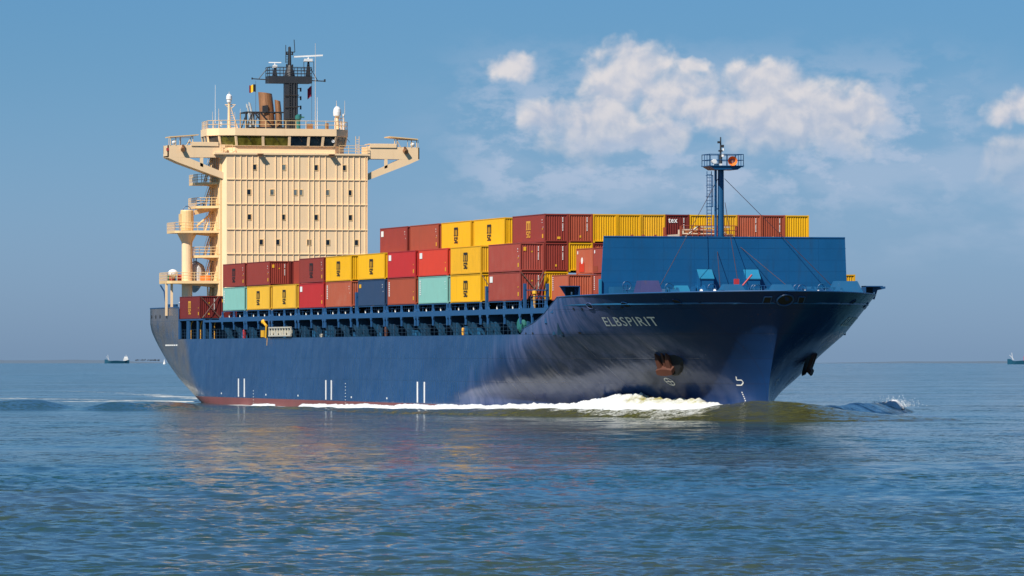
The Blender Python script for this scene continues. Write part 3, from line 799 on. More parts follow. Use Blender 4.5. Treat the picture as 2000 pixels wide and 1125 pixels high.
for side in (-1, 1):                                      # navigation-light shields on the rail edge
    m_ = MB(); x = 15.5 if side < 0 else 22.5; y = side*14.0 if side > 0 else -14.2; z = 11.6
    m_.prism([(y-.9*1, z+1.0), (y+.9, z+1.0), (y+.9, z-.3), (y-.05, z-.3)] if side < 0 else [(y-.9, z+.95), (y+1.5, z+.95), (y+1.5, z+.75), (y+.7, z+.6), (y+.4, z-.3), (y-.9, z-.1)], 0, x-.5, x-.4)
    m_.box(x-.5, x+.6, min(y-.9*side, y-.8*side), max(y-.9*side, y-.8*side), z-.2, z+1.0); m_.box(x-.5, x+.6, y-.9, y+.9, z+.92, z+1.0)
    o = m_.build('side_light_screen', 'side_blue', ship)
    m_ = MB(); m_.box(x-.38, x-.36, y-.3, y+.6, z-.1, z+.85) if side < 0 else m_.box(x-.38, x-.36, y-.6, y+.2, z, z+.85); m_.build('panel', 'dark_inner', o)
    m_ = MB(); m_.tube((x, y+.2, z+.15), (x, y+.2, z+.42), .08, 6); m_.build('lamp', 'white', o)

fm = MB().lathe(19.5-.9, .02, [(.33, 10.8), (.29, 23.7), (.2, 23.8)], 14).build('foremast', 'break_blue', ship, smooth=False)
m_ = MB(); m_.lathe(18.6, -.5, [(.13, 13), (.13, 23.7)], 8); m_.tube((18.6, -.5, 20), (18.6, 0, 20), .06, 5); m_.build('conduit', 'break_blue', fm)
m_ = MB()
for y in (-1.4, -.95): m_.tube((18.7, y, 17.2), (18.7, y, 23.6), .04, 5)
for k in range(20): m_.tube((18.7, -1.4, 17.4+k*.31), (18.7, -.95, 17.4+k*.31), .025, 4)
for z in (20.2, 21.2, 22.2, 23.2):
    prev = None
    for k in range(9):
        a = math.pi*k/8; p = Vector((18.7+.7*math.sin(a), -1.18-.30*math.cos(a)*1.1, z))
        if prev: m_.tube(prev, p, .03, 4)
        prev = p
for k in (1, 3, 5, 7):
    a = math.pi*k/8; m_.tube((18.7+.7*math.sin(a), -1.18-.33*math.cos(a), 20.2), (18.7+.7*math.sin(a), -1.18-.33*math.cos(a), 23.2), .025, 4)
m_.build('mast_ladder', 'break_blue', fm)
m_ = MB(); m_.prism([(-1.55, 24.05), (1.75, 24.05), (1.2, 23.72), (-1.0, 23.72)], 0, 17.7, 20.2); m_.box(17.6, 20.3, -1.65, 1.85, 24.05, 24.12); m_.tube((18.9, 1.8, 24.1), (18.9, 2.2, 24.05), .05, 5)
o = m_.build('platform', 'break_blue', fm)
m_ = MB(); m_.rail([(20.2, -1.6, 24.1), (20.2, 1.8, 24.1), (17.7, 1.8, 24.1), (17.7, -1.6, 24.1), (20.2, -1.6, 24.1)], 1.1, 2, .035, .9); m_.build('railing', 'break_blue', o)
m_ = MB(); m_.tube((18.6, 0, 23.7), (18.6, 0, 25.2), .17, 8); m_.tube((18.6, 0, 25.2), (18.6, 0, 26.9), .10, 8, r2=.06); m_.box(18.5, 18.7, -.2, .2, 25.5, 25.65); m_.box(18.5, 18.75, .05, .3, 25.9, 26.15); m_.box(18.5, 18.75, -.3, -.05, 26.3, 26.5)
m_.build('topmast', 'mast_grey', fm)
m_ = MB(); m_.tube((18.9, .15, 25.0), (18.9, .15, 25.3), .14, 8); m_.tube((18.9, .2, 25.6), (18.9, .2, 25.8), .1, 8); m_.build('mast_light', 'white', fm)
m_ = MB(); n = 20; prof = [(.46, 0), (.42, -.08), (.24, -.4), (.12, -.75)]
hd = Vector((.97, .0, .0)).normalized(); hd = Vector((math.cos(-.15), math.sin(-.15), .02)); hy = Vector((-hd.y, hd.x, 0)); hz = Vector((0, 0, 1)); hc_ = Vector((20.5, .62, 24.55))
vs = []; fs = []
for r, d in prof:
    for k in range(n): vs.append(hc_+hd*d+hy*r*math.cos(2*math.pi*k/n)+hz*r*math.sin(2*math.pi*k/n))
for j in range(3): fs += [(j*n+k, j*n+(k+1) % n, (j+1)*n+(k+1) % n, (j+1)*n+k) for k in range(n)]
fs.append(tuple(range(3*n, 4*n)))
m_.add(vs, fs); hn = m_.build('ship_horn', 'orange', fm, label='orange horn facing forward')
m_ = MB(); m_.add([hc_+hd*-.73+hy*.13*math.cos(2*math.pi*k/10)+hz*.13*math.sin(2*math.pi*k/10) for k in range(10)], [tuple(range(10))]); m_.build('throat', 'dark_inner', hn)
m_ = MB(); m_.tube(hc_-hd*.5+hy*.25, hc_-hd*1.2, .3, 10); m_.build('horn_body', 'white', hn)
m_ = MB(); m_.tube((19.9, -1.15, 24.5), (20.4, -1.15, 24.5), .22, 10); m_.box(19.5, 20.1, -1.0, -.3, 24.12, 24.3); m_.build('horn_body', 'white', fm)
for a, b, r in (((18.9, .3, 22.9), (22, 11.9, 10.9), .028), ((18.7, -.3, 22.9), (26, -8.7, 11.7), .028), ((18.9, .3, 17.6), (24.5, 6.9, 10.9), .028),
                ((18.9, -.5, 17.2), (24, -1.6, 10.9), .03), ((18.9, .35, 20.6), (25, 0.1, 10.9), .03)):
    MB().tube(a, b, r, 5).build('stay_wire', 'wire', fm)

# ------------------------------------------------------------------ superstructure
HX = -168.0
DK = [8, 15.6, 18.87, 21.98, 25.2, 28.35, 31.5]
house = empty('superstructure', (0, .57, 0)); house.parent = ship
mb = MB()
mb.prism([(HX-7, -9.6), (HX-.9, -9.6), (HX, -8.9), (HX, 9.55), (HX-7, 9.55)], 2, 8, 31.5)
mb.prism([(HX-20, -6.0), (HX-7, -6.0), (HX-7, 7), (HX-20, 7)], 2, 8, 30.5)
wall = mb.build('house_wall', 'cream', house)
mb = MB()
ys = [(u-574)/14.93+.0 for u in [458.7, 470.6, 481.6, 493.2, 504.6, 516.5, 538.1, 549.7, 561.2, 572.6, 583.7, 603.2, 612.6, 623.6, 635.5, 656.8, 668.4, 679.8, 690.8, 702.4, 713.4]]
ys = [y-.12 for y in ys]
for y in ys+[9.47]:
    for a, b in zip(DK[:-1], DK[1:]): mb.box(HX, HX+.10, y-.035, y+.035, a, b-.09)
for z in DK[1:]:
    yy = [-8.3]+ys+[9.55]
    mb.box(HX, HX+.11, -8.9, 9.56, z-.06, z+.03)
    # shadow-gap notches: the deck beam is broken at each scallop
mb.build('stiffener', 'cream', wall)
mb = MB()
for z in DK[1:]: mb.box(HX-2.9, HX-.9, -9.65, -9.6, z-.05, z+.03)
for k in range(5): mb.box(HX-1.6-k*1.2, HX-1.5-k*1.2, -9.68, -9.6, 8, 31.4)
mb.box(HX-.75, HX-.6, -9.6, -9.3, 8, 31.4)
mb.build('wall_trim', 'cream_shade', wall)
WIN = {29.9: [(497, 0), (554, 1), (617, 0), (672, 0)], 26.72: [(486, 0), (531, 2), (576, 1), (587, 1), (639, 2), (683, 0)],
       23.55: [(487, 0), (553, 0), (617, 0), (684, 0)], 20.36: [(510, 0), (542, 0), (603, 0), (640, 0), (696, 0)], 17.2: [(500, 0), (560, 0), (620, 0), (680, 0)]}
for z, l in WIN.items():
    for u, k in l:
        y = (u-574)/14.93-.12
        fr = MB(); 
        for a in ((y-.29, y+.29, z-.40, z-.33), (y-.29, y+.29, z+.33, z+.40), (y-.29, y-.22, z-.33, z+.33), (y+.22, y+.29, z-.33, z+.33)): fr.box(HX, HX+.05, *a)
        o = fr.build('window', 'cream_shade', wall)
        MB().box(HX, HX+.02, y-.22, y+.22, z-.33, z+.33).build('pane', 'glass' if k == 0 else 'glass_curtain', o)
# small things on the facade: lamps and pipes
mb = MB()
for u in (507, 646): y = (u-574)/14.93-.12; mb.box(HX+.1, HX+.8, y-.35, y+.35, 31.5, 31.62); mb.box(HX+.4, HX+.7, y-.2, y+.2, 31.25, 31.5)
mb.build('flood_light', 'bronze', house)

# bridge deck and wheelhouse
mb = MB()
mb.box(HX-7, HX+.2, -10.5, 9.6, 31.5, 31.72)
mb.prism([(HX-7.5, -9.6), (HX-2.5, -9.9), (HX-1.2, -9.0), (HX-.6, -7.7), (HX-.6, 5.4), (HX-2.5, 7.0), (HX-7.5, 7.2)], 2, 31.7, 32.62)
brd = mb.build('bridge_front', 'cream', house)
wh = MB()
fo = [(HX-7.5, -10.6), (HX-2.6, -10.85), (HX-.9, -9.65), (HX-.15, -7.7), (HX-.15, 5.4), (HX-2.4, 7.4), (HX-7.5, 7.6)]
def ring3(z, k): return [((HX-4)+(x-(HX-4))*k, y*k if False else y*(1-(1-k)*.6), z) for x, y in fo]
lo = [(x-.28, y*.975+.0, 32.62) for x, y in fo]; hi = [(x, y, 33.95) for x, y in fo]; top = [(x+.12, y*1.01, 33.95) for x, y in fo]; t2 = [(x+.12, y*1.01, 34.85) for x, y in fo]
n = len(fo)
wh.add(top+t2, [tuple(range(n))[::-1], tuple(range(n, 2*n))]+[(i, (i+1) % n, n+(i+1) % n, n+i) for i in range(n)])
wh.build('wheelhouse_roof', 'cream', house)
# window band: posts and panes
Pl = {'front': (4, 5)}
segs = []
def lerp(a, b, t): return tuple(a[i]+(b[i]-a[i])*t for i in range(3))
def band(i, j, cuts, mats):
    """cuts: pairs of fractions for panes between corner i and corner j"""
    A0, B0, A1, B1 = lo[i], lo[j], hi[i], hi[j]
    edges = [0.0]+[c for p in cuts for c in p]+[1.0]
    po = MB()
    d = Vector(B0)-Vector(A0); nn = Vector((d.y, -d.x, 0)).normalized()
    if nn.dot(Vector(A0)-Vector((HX-5, -1, 32.78))) < 0: nn = -nn
    nn *= .06
    for k in range(0, len(edges), 2):
        a, b = edges[k], edges[k+1]
        if b-a < .002: continue
        q = [lerp(A0, B0, a), lerp(A0, B0, b), lerp(A1, B1, b), lerp(A1, B1, a)]
        po.add([Vector(p)+nn for p in q]+[Vector(p)-nn*2 for p in q], [(0, 1, 2, 3), (7, 6, 5, 4), (0, 4, 5, 1), (1, 5, 6, 2), (2, 6, 7, 3), (3, 7, 4, 0)])
    for t0, t1 in ((0, .04), (.96, 1)):
        q = [lerp(lerp(A0, B0, a), lerp(A1, B1, a), t) for a, t in ((0, t0), (1, t0), (1, t1), (0, t1))]
        po.add([Vector(p)+nn*1.05 for p in q]+[Vector(p)-nn*2 for p in q], [(0, 1, 2, 3), (7, 6, 5, 4), (0, 4, 5, 1), (1, 5, 6, 2), (2, 6, 7, 3), (3, 7, 4, 0)])
    o = po.build('window_frame', 'cream', house)
    for (a, b), mt in zip(cuts, mats):
        q = [lerp(A0, B0, a), lerp(A0, B0, b), lerp(A1, B1, b), lerp(A1, B1, a)]
        MB().add([Vector(p)-nn*.3 for p in q], [(0, 1, 2, 3)]).build('pane', mt, o)
        if mt != 'glass':
            w = MB(); c0 = Vector(lerp(A1, B1, a*.6+b*.4))+nn; w.tube(c0, c0+Vector((-.05, .55, -.65)), .03, 4); w.build('wiper', 'mast_grey', o)
    return o
fcut = lambda a, b: ((a-461)/(655-461), (b-461)/(655-461))
band(3, 4, [fcut(463.5, 511), fcut(516, 562.5), fcut(567.5, 600), fcut(605, 628), fcut(633, 653.5)], ['glass_green', 'glass_green', 'glass_dark', 'glass_dark', 'glass_dark'])
band(2, 3, [(.05, .93)], ['glass_green']); band(4, 5, [(.12, .9)], ['glass_curtain']); band(1, 2, [(.1, .9)], ['glass_dark']); band(0, 1, [(.1, .45), (.55, .9)], ['glass_curtain', 'glass_curtain']); band(5, 6, [(.1, .45), (.55, .9)], ['glass_dark', 'glass_dark'])
mb = MB(); mb.tube((HX-.22, 5.05, 33.3), (HX-.18, 5.05, 33.3), .2, 14); mb.build('clear_view_screen', 'white', house)
mb = MB(); mb.rail([(HX-2.6, -10.8, 34.85), (HX-.9, -9.65, 34.85), (HX-.1, -7.7, 34.85), (HX-.1, 5.4, 34.85), (HX-2.4, 7.4, 34.85), (HX-7.4, 7.5, 34.85)], 1.0, 2, .035, 1.35, .045)
mb.rail([(HX-7.4, -10.5, 34.85), (HX-2.6, -10.8, 34.85)], 1.0, 2, .035, 1.3, .045)
mb.build('monkey_island_railing', 'cream_shade', house)
mb = MB(); mb.rail([(HX, 5.8, 31.7), (HX, 9.5, 31.7)], 1.05, 3, .03, 1.2); mb.build('bridge_railing', 'cream_shade', house); mb = MB(); mb.rail([(HX-.1, -9.6, 31.7), (HX-.1, -8.1, 31.7)], 1.05, 3, .03, .7); mb.build('bridge_railing', 'cream_shade', house)
mb = MB()
for y in (8.2, 8.65): mb.tube((HX-1, y, 31.8), (HX-1, y, 34.0), .04, 5)
for k in range(6): mb.tube((HX-1, 8.2, 32+.32*k), (HX-1, 8.65, 32+.32*k), .025, 4)
mb.build('wing_ladder', 'cream_shade', house)

# bridge wings
for side in (-1, 1):
    T = 16.45*side; I = 9.0*side if side < 0 else 9.5
    w = MB()
    x0, x1 = HX-3.2, HX-.4
    def W(pts, a=x1-.18, b=x1): w.prism(pts, 0, a, b)
    # front plate with two openings: built from strips that butt
    W([(T, 31.05), (T, 32.62), (I-2.0*side*0, 32.62), (I, 31.35)][:1]+[(T, 32.62), (I, 32.72), (I, 31.12), (T, 31.05)][0:4])
    strut = [(T, 31.05), (side*15.1, 30.45), (I, 28.3), (I, 29.15), (side*13.9, 31.09), (side*14.2, 31.08)]
    W(strut)
    W([(side*12.25, 31.11), (side*12.25, 30.0), (side*11.85, 29.85), (side*11.85, 31.11)])
    W([(I, 31.12), (side*9.65, 31.12), (side*9.65, 30.9), (I+.1*side, 30.2)] if False else [(I, 31.13), (side*10.0, 31.13), (I+.15*side, 30.85), (I+.1*side, 29.5), (I, 29.3)])
    # back plate the same, plus the deck, soffit and tip
    W([(T, 31.6), (T, 32.62), (I, 32.72), (I, 31.3)], x0, x0+.15)
    W([(side*15.1, 30.45), (I, 28.3), (I, 28.9), (side*14.2, 31.08)], x0, x0+.15)
    w.box(x0+.15, x1-.18, min(T, I), max(T, I), 31.12, 31.26)
    w.prism([(T, 31.05), (side*15.1, 30.45), (I, 28.3), (I, 28.42), (side*15.05, 30.56), (T, 31.15)], 0, x0+.15, x1-.18)
    w.box(x0, x1, min(T, T-.15*side), max(T, T-.15*side), 31.1, 32.6)
    o = w.build('bridge_wing', 'cream', house)
    # raised inner bulwark coaming
    s_ = MB(); a, b = (side*13.4, side*9.9); s_.box(x1-.05, x1+.12, min(a, b), max(a, b), 32.55, 33.0); s_.box(x0, x1+.1, min(a, b), max(a, b), 32.98, 33.06); s_.build('wing_coaming', 'cream', o)
    c_ = MB(); a, b = side*12.5, side*16.2
    c_.add([(x0, a, 34.02), (x1+.3, a, 34.02), (x1+.3, b, 33.72), (x0, b, 33.72), (x0, a, 33.90), (x1+.3, a, 33.90), (x1+.3, b, 33.60), (x0, b, 33.60)],
           [(0, 1, 2, 3), (7, 6, 5, 4), (0, 4, 5, 1), (1, 5, 6, 2), (2, 6, 7, 3), (3, 7, 4, 0)])
    for y in (side*13.2, side*16.1, side*15.4): c_.tube((x1, y, 32.6), (x1, y, 33.85-abs(y-a)*.07), .06, 5)
    c_.tube((x0, side*14.2, 31.3), (x0, side*14.2, 33.75), .06, 5); c_.tube((x1, side*14.0, 32.6), (x1, side*13.3, 33.85), .05, 5)
    c_.build('wing_canopy', 'cream_shade', o)
    s_ = MB(); s_.ball((x1-.2, side*15.6, 33.0), .32); s_.build('searchlight', 'white', o)
    s_ = MB(); s_.tube((x1+.0, side*14.5, 32.2), (x1+.55, side*14.6, 32.0), .28, 8); s_.box(x1, x1+.3, side*14.5-.12, side*14.5+.12, 32.2, 32.7); s_.build('flood_light', 'bronze', o)
    s_ = MB(); s_.box(x1-.3, x1+.05, T-.12, T+.12, 31.9, 32.25); s_.build('side_light', 'red_gear' if side > 0 or True else 'green_gear', o) if side < 0 else None
    s_ = MB(); s_.rail([(x1, side*16.3, 32.6), (x1, side*13.5, 32.7)], .9, 1, .03, 1.4); s_.build('wing_railing', 'cream_shade', o)

# starboard side: platforms, stairs, crane column
PX0, PX1 = -176.5, -171.0
plats = [(28.0, -12.0, .28), (25.0, -12.1, .3), (21.85, -14.9, .3), (18.7, -12.3, .3), (15.45, -15.9, .35)]
for z, y0, th in plats:
    mb = MB(); mb.prism([(PX0, -9.55), (PX0, y0), (PX1-.6, y0), (PX1, y0+.5), (PX1+1.6, -9.7), (PX1+1.6, -9.55)], 2, z-th, z)
    mb.prism([(y0+.6, z-th), (-9.0, z-th-.55), (-9.0, z-th)], 0, PX1-.6, PX1-.4)
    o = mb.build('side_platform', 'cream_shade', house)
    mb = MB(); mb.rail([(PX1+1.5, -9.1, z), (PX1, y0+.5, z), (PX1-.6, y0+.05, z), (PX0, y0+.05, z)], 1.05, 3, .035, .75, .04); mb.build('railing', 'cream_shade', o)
for i, (a, b) in enumerate(((8, 15.45), (15.45, 18.7), (18.7, 21.85), (21.85, 25.0), (25.0, 28.0), (28.0, 31.5))):
    mb = MB()
    mb.stair((PX1-2.4, -10.75, a), (PX1-2.4, -9.75, b), 1.1, .07); mb.build('side_stair', 'cream_shade', house)
mb = MB()
mb.lathe(-172.5, -13.1, [(.68, 7.9), (.68, 20.3), (.75, 20.5), (1.25, 21.45), (1.3, 21.52)], 20)
o = mb.build('crane_column', 'cream', house, smooth=False)
mb = MB(); mb.lathe(-172.5, -13.1, [(.80, 21.9), (.86, 22.2), (.86, 24.35), (.78, 24.5)], 16); mb.box(-172.9, -172.1, -14.1, -13.85, 22.6, 24.0); mb.build('slewing_head', 'cream_shade', o)
mb = MB(); 
mb.add([(-172.9, -12.1, 23.9), (-172.1, -12.1, 23.9), (-172.1, -12.1, 24.5), (-172.9, -12.1, 24.5), (-172.7, -8.9, 24.6), (-172.3, -8.9, 24.6), (-172.3, -8.9, 25.1), (-172.7, -8.9, 25.1)], [(0, 1, 2, 3), (7, 6, 5, 4), (0, 4, 5, 1), (1, 5, 6, 2), (2, 6, 7, 3), (3, 7, 4, 0)])
mb.tube((-172.5, -11.9, 22.4), (-172.5, -9.8, 24.2), .13, 8); mb.build('crane_jib', 'cream_shade', o)
mb = MB()
prev = None
for k in range(9):
    a = math.pi*k/8; p = Vector((-172.5, -13.1-.5*math.cos(a), 24.5+.5*math.sin(a)))
    if prev: mb.tube(prev, p, .05, 5)
    prev = p
mb.rail([(-172.5, -12.0, 24.6), (-172.5, -11.0, 24.9)], .9, 2, .05, .9); mb.build('crane_hoop', 'side_blue', o)
mb = MB()
for y in (-15.8, -15.1): mb.box(-172.6, -172.3, y-.13, y+.13, 11, 15.1)
for y in (-10.4, -8.9): mb.box(-172.6, -172.4, y-.08, y+.08, 8, 15.1)
mb.split('platform_post', 'cream', house)
mb = MB()
for x, y in ((-173.5, -14.9), (-173.5, -13.9)): mb.box(x-.4, x+.4, y-.25, y+.25, 15.45, 16.3)
mb.split('gear_locker', 'red_gear', house)
mb = MB(); mb.box(-174.5, -173.8, -15.2, -14.3, 15.45, 16.2); mb.build('gear_locker', 'green_gear', house)
mb = MB(); mb.box(-171.9, -171.6, -11.6, -10.6, 15.5, 16.1); mb.lathe(-171.8, -10.6, [(.4, 15.5), (.4, 16.2)], 10); mb.build('rope_stow', 'orange', house)
mb = MB(); mb.rail([(-181.5, 9.6, 17.5), (-181.5, 11.2, 17.5)], 1.6, 2, .05, .8); mb.build('aft_railing', 'mast_grey', house)

# things carried on that side, free to be lifted off
lr = MB().ball((0, 0, 0), .62, 14, .8).build('life_raft_canister', 'white', None, smooth=True)
lr.location = (-172.6, -14.35, 16.45); tag(lr, 'white rounded life raft canister on the lowest cream platform left of the crane column', 'life raft')
lb = empty('rescue_boat', (-173.5, -10.9, 15.6)); tag(lb, 'grey covered rescue boat between the crane column and the cream house wall', 'boat')
mb = MB(); n = 9
secs = [(0.9, .25, 2.0), (.3, 1.0, 2.3), (-1.5, 1.3, 2.5), (-3.0, 1.1, 2.4)]
vs = []; fs = []
for x, w, t in secs:
    vs += [(x, 0, -1.6+max(0, x)*.9), (x, -w*.75, -.2), (x, -w, .9), (x, -w*.7, t-.5), (x, 0, t), (x, w*.7, t-.5), (x, w, .9), (x, w*.75, -.2)]
for j in range(3): fs += [(j*8+k, j*8+(k+1) % 8, (j+1)*8+(k+1) % 8, (j+1)*8+k) for k in range(8)]
fs += [tuple(range(8)), tuple(range(24, 32))[::-1]]
mb.add(vs, fs); mb.build('boat_hull', 'grey', lb, smooth=False)
mb = MB()
mb.tube((.4, -.3, 2.1), (.4, -.3, 2.9), .06, 6); mb.tube((-2.5, 0, 2.3), (-2.5, 0, 3.0), .06, 6); mb.build('lifting_hook', 'mast_grey', lb)

# monkey island gear: masts, funnels, domes
def sg(name, mat, fn, parent=None, **k):
    m_ = MB(); fn(m_); return m_.build(name, mat, parent or house, **k)
RX = -175.0; RY = .88
def tower(m_):
    m_.prism([(RX-.8, RY-.62), (RX+.9, RY-.85), (RX+.9, RY+.9), (RX-.8, RY+.9)], 2, 34.8, 41.0)
rm = sg('radar_mast', 'mast_grey', tower)
def lad(m_):
    for y in (-.25, .05, .45, .75): m_.tube((RX+1.0, RY+y, 34.8), (RX+1.0, RY+y, 41), .045, 4)
    for k in range(21): m_.tube((RX+1.0, RY-.25, 35+.29*k), (RX+1.0, RY+.05, 35+.29*k), .03, 4)
    for z in (36.4, 37.9, 39.4): m_.tube((RX+1.05, RY-.9, z), (RX+1.05, RY+1.0, z), .06, 4)
    for z in (36.9, 38.0, 39.2, 40.3):
        m_.tube((RX+.3, RY+.8, z), (RX+.3, RY+1.4, z), .05, 4); m_.tube((RX+.3, RY+1.4, z-.4), (RX+.3, RY+1.4, z+.1), .11, 6)
sg('mast_ladder', 'mast_grey', lad, rm)
def xtree(m_):
    m_.box(RX-1.1, RX+1.0, RY-2.95, RY+2.75, 40.95, 41.85)
sg('cross_platform', 'mast_grey', xtree, rm)
sg('railing', 'mast_grey', lambda m_: m_.rail([(RX+1, RY-2.9, 41.85), (RX+1, RY+2.7, 41.85), (RX-1, RY+2.7, 41.85), (RX-1, RY-2.9, 41.85), (RX+1, RY-2.9, 41.85)], 1.15, 3, .035, .95, .045), rm)
def upper(m_):
    m_.lathe(RX, RY, [(.75, 41.85), (.45, 42.9), (.24, 43.3), (.18, 45.6), (.08, 45.7)], 8)
    m_.tube((RX, RY-.5, 45.0), (RX, RY+.7, 45.0), .06, 4); m_.tube((RX, RY+.7, 45.0), (RX, RY+.6, 46.6), .05, 4); m_.tube((RX, RY-.5, 43.6), (RX, RY-.5, 45.9), .045, 4)
    for y in (-.38, .38):
        for z in (42.4, 43.0, 44.6): m_.tube((RX, RY+y, z), (RX, RY+y, z+.4), .11, 6); m_.tube((RX, RY+y, z+.1), (RX, RY, z+.1), .05, 4)
    for k in range(9): m_.tube((RX+.2, RY-.5, 43.4+.2*k), (RX+.2, RY-.15, 43.4+.2*k), .03, 4)
sg('topmast', 'mast_grey', upper, rm)
def yard(m_):
    m_.tube((RX, RY-4.95, 41.5), (RX, RY-2.9, 41.4), .07, 5); m_.tube((RX, RY+2.7, 41.35), (RX, RY+4.6, 41.3), .07, 5)
    m_.tube((RX, RY-4.1, 41.45), (RX, RY-2.9, 42.9), .05, 4); m_.tube((RX, RY+3.7, 41.35), (RX, RY+2.8, 42.9), .05, 4)
    m_.box(RX-.1, RX+.1, RY+4.55, RY+4.75, 41.2, 41.55); m_.box(RX-.1, RX+.1, RY-5.0, RY-4.85, 41.4, 41.65)
    m_.tube((RX, RY+2.7, 41.7), (RX, RY+3.3, 41.7), .05, 4)
sg('signal_yard', 'mast_grey', yard, rm)
for (y, zb, zp, L_, tilt, ht) in ((-1.95, 41.85, 43.35, 1.5, -.01, .12), (2.45, 41.85, 44.2, 3.7, .09, .2)):
    def ped(m_):
        m_.prism([(y+RY-.35, zb), (y+RY+.3, zb), (y+RY+.08, zp-.35), (y+RY-.05, zp-.35)], 0, RX-.1, RX+.3)
        m_.lathe(RX+.1, RY+y, [(.09, zb), (.09, zp-.3)], 6)
        if L_ > 2: m_.rail([(RX+.6, RY+y-.7, zb+.6), (RX+.6, RY+y+.6, zb+.6)], 1.3, 1, .04, 1.3)
    o = sg('radar_pedestal', 'mast_grey', ped, rm)
    sg('radar_motor', 'white', lambda m_: (m_.box(RX-.3, RX+.5, RY+y-.35*L_/2.6-.05, RY+y+.30*L_/2.6+.05, zp-.42, zp-.05), m_.tube((RX+.1, RY+y, zp-.1), (RX+.1, RY+y, zp+.15), .09, 6)), o)
    def bar(m_):
        a = Vector((RX+.1-.25, RY+y+.0-L_/2, zp+.2-tilt*1.2)); b = Vector((RX+.1+.25, RY+y+L_/2, zp+.2+tilt*1.2)); d = (b-a)
        m_.add([a+Vector((p, 0, q)) for p, q in ((-.12, 0), (.12, 0), (.12, ht), (-.12, ht))]+[b+Vector((p, 0, q)) for p, q in ((-.12, 0), (.12, 0), (.12, ht), (-.12, ht))],
               [(0, 1, 2, 3), (7, 6, 5, 4), (0, 4, 5, 1), (1, 5, 6, 2), (2, 6, 7, 3), (3, 7, 4, 0)])
    sg('radar_scanner', 'white', bar, o)
# flags on their halyards
def wavy(m_, y0, y1, z0, z1, x, cols, sl=0):
    n_ = 10
    for k in range(n_):
        t0, t1 = k/n_, (k+1)/n_; a = y0+(y1-y0)*t0; b = y0+(y1-y0)*t1; xa = x+.12*math.sin(t0*7); xb = x+.12*math.sin(t1*7); ca, cb = .06*math.sin(t0*6)-sl*t0, .06*math.sin(t1*6)-sl*t1
        m_.add([(xa, a, z0+ca), (xb, b, z0+cb), (xb, b, z1+cb), (xa, a, z1+ca), (xa-.02, a, z0+ca), (xb-.02, b, z0+cb), (xb-.02, b, z1+cb), (xa-.02, a, z1+ca)],
               [(0, 1, 2, 3), (7, 6, 5, 4), (0, 4, 5, 1), (2, 6, 7, 3)], cols[min(len(cols)-1, int(t0*len(cols)+.01))])
f1 = empty('courtesy_flag', (RX, -3.45, 39.9)); tag(f1, 'small black, yellow and red vertical striped flag flying left of the radar mast', 'flag')
m_ = MB(); wavy(m_, .42, -.42, -.1, .85, 0, [0, 1, 2], .08); m_.build('cloth', ['flag_black', 'flag_yellow', 'flag_red'], f1)
m_ = MB(); m_.tube((0, .45, -4.6), (0, .45, 1.3), .02, 4); m_.build('halyard', 'wire', f1)
f2 = empty('ensign_flag', (RX, 4.1, 39.4)); tag(f2, 'small dark maroon flag hanging right of the radar mast', 'flag')
m_ = MB(); wavy(m_, .25, -.3, -.1, 1.25, 0, [0], .35); m_.build('cloth', ['flag_maroon'], f2)
m_ = MB(); m_.tube((0, .28, -4.2), (0, .28, 1.6), .02, 4); m_.build('halyard', 'wire', f2)
# funnels
def stack(cx, cy, r, z0, z1, lean, name, mat='bronze'):
    m_ = MB(); n_ = 20; vs = []; fs = []; K = 7
    for k in range(K+1):
        t = k/K; z = z0+(z1-z0)*t; rr = r*(1-.10*t*t); dy = lean*t*t; tl = .22*t*t
        for i in range(n_):
            a = 2*math.pi*i/n_; vs.append((cx+rr*math.cos(a)-.3*t, cy+dy+rr*math.sin(a), z+tl*math.sin(a)*-.5))
    for k in range(K): fs += [(k*n_+i, k*n_+(i+1) % n_, (k+1)*n_+(i+1) % n_, (k+1)*n_+i) for i in range(n_)]
    # inner lip
    for i in range(n_):
        p = vs[K*n_+i]; vs.append((cx-.3+(p[0]-cx+.3)*.85, cy+lean+(p[1]-cy-lean)*.85, p[2]-.5))
    fs += [(K*n_+i, K*n_+(i+1) % n_, (K+1)*n_+(i+1) % n_, (K+1)*n_+i) for i in range(n_)]; fs.append(tuple(range((K+1)*n_, (K+2)*n_)))
    m_.add(vs, fs); return m_.build(name, mat, house, smooth=False)
fu = stack(-179.5, -1.0, 1.0, 34.4, 39.9, -.28, 'exhaust_funnel')
sg('heat_shield', 'mast_grey', lambda m_: m_.prism([(-1.9, 37.2), (-1.15, 37.3), (-1.2, 38.3), (-1.9, 38.2)], 0, -178.66, -178.5), fu)
stack(-178.6, .36, .42, 34.4, 38.9, -.2, 'exhaust_pipe')
stack(-179.0, -2.95, .16, 34.4, 38.6, -.5, 'exhaust_pipe', 'grey'); stack(-179.4, -3.2, .14, 34.4, 38.4, -.5, 'exhaust_pipe', 'grey')
def scaf(m_):
    for x in (-177.2, -180.5):
        for y in (-4.4, -3.6, -2.6, 0.3): m_.tube((x, y, 34.6), (x, y, 37.3), .09, 4)
        m_.tube((x, -4.4, 37.3), (x, 1.0, 37.3), .09, 4); m_.tube((x, -4.4, 35.0), (x, -3.6, 37.2), .08, 4); m_.tube((x, -3.6, 35.0), (x, -2.7, 37.2), .08, 4); m_.tube((x, -2.4, 37.2), (x, -.4, 34.9), .11, 4)
    for y in (-4.4, 0.3): m_.tube((-177.2, y, 37.3), (-180.5, y, 37.3), .08, 4)
    m_.box(-177.4, -177.2, -4.0, .6, 34.8, 35.4)
sg('funnel_frame', 'mast_grey', scaf)
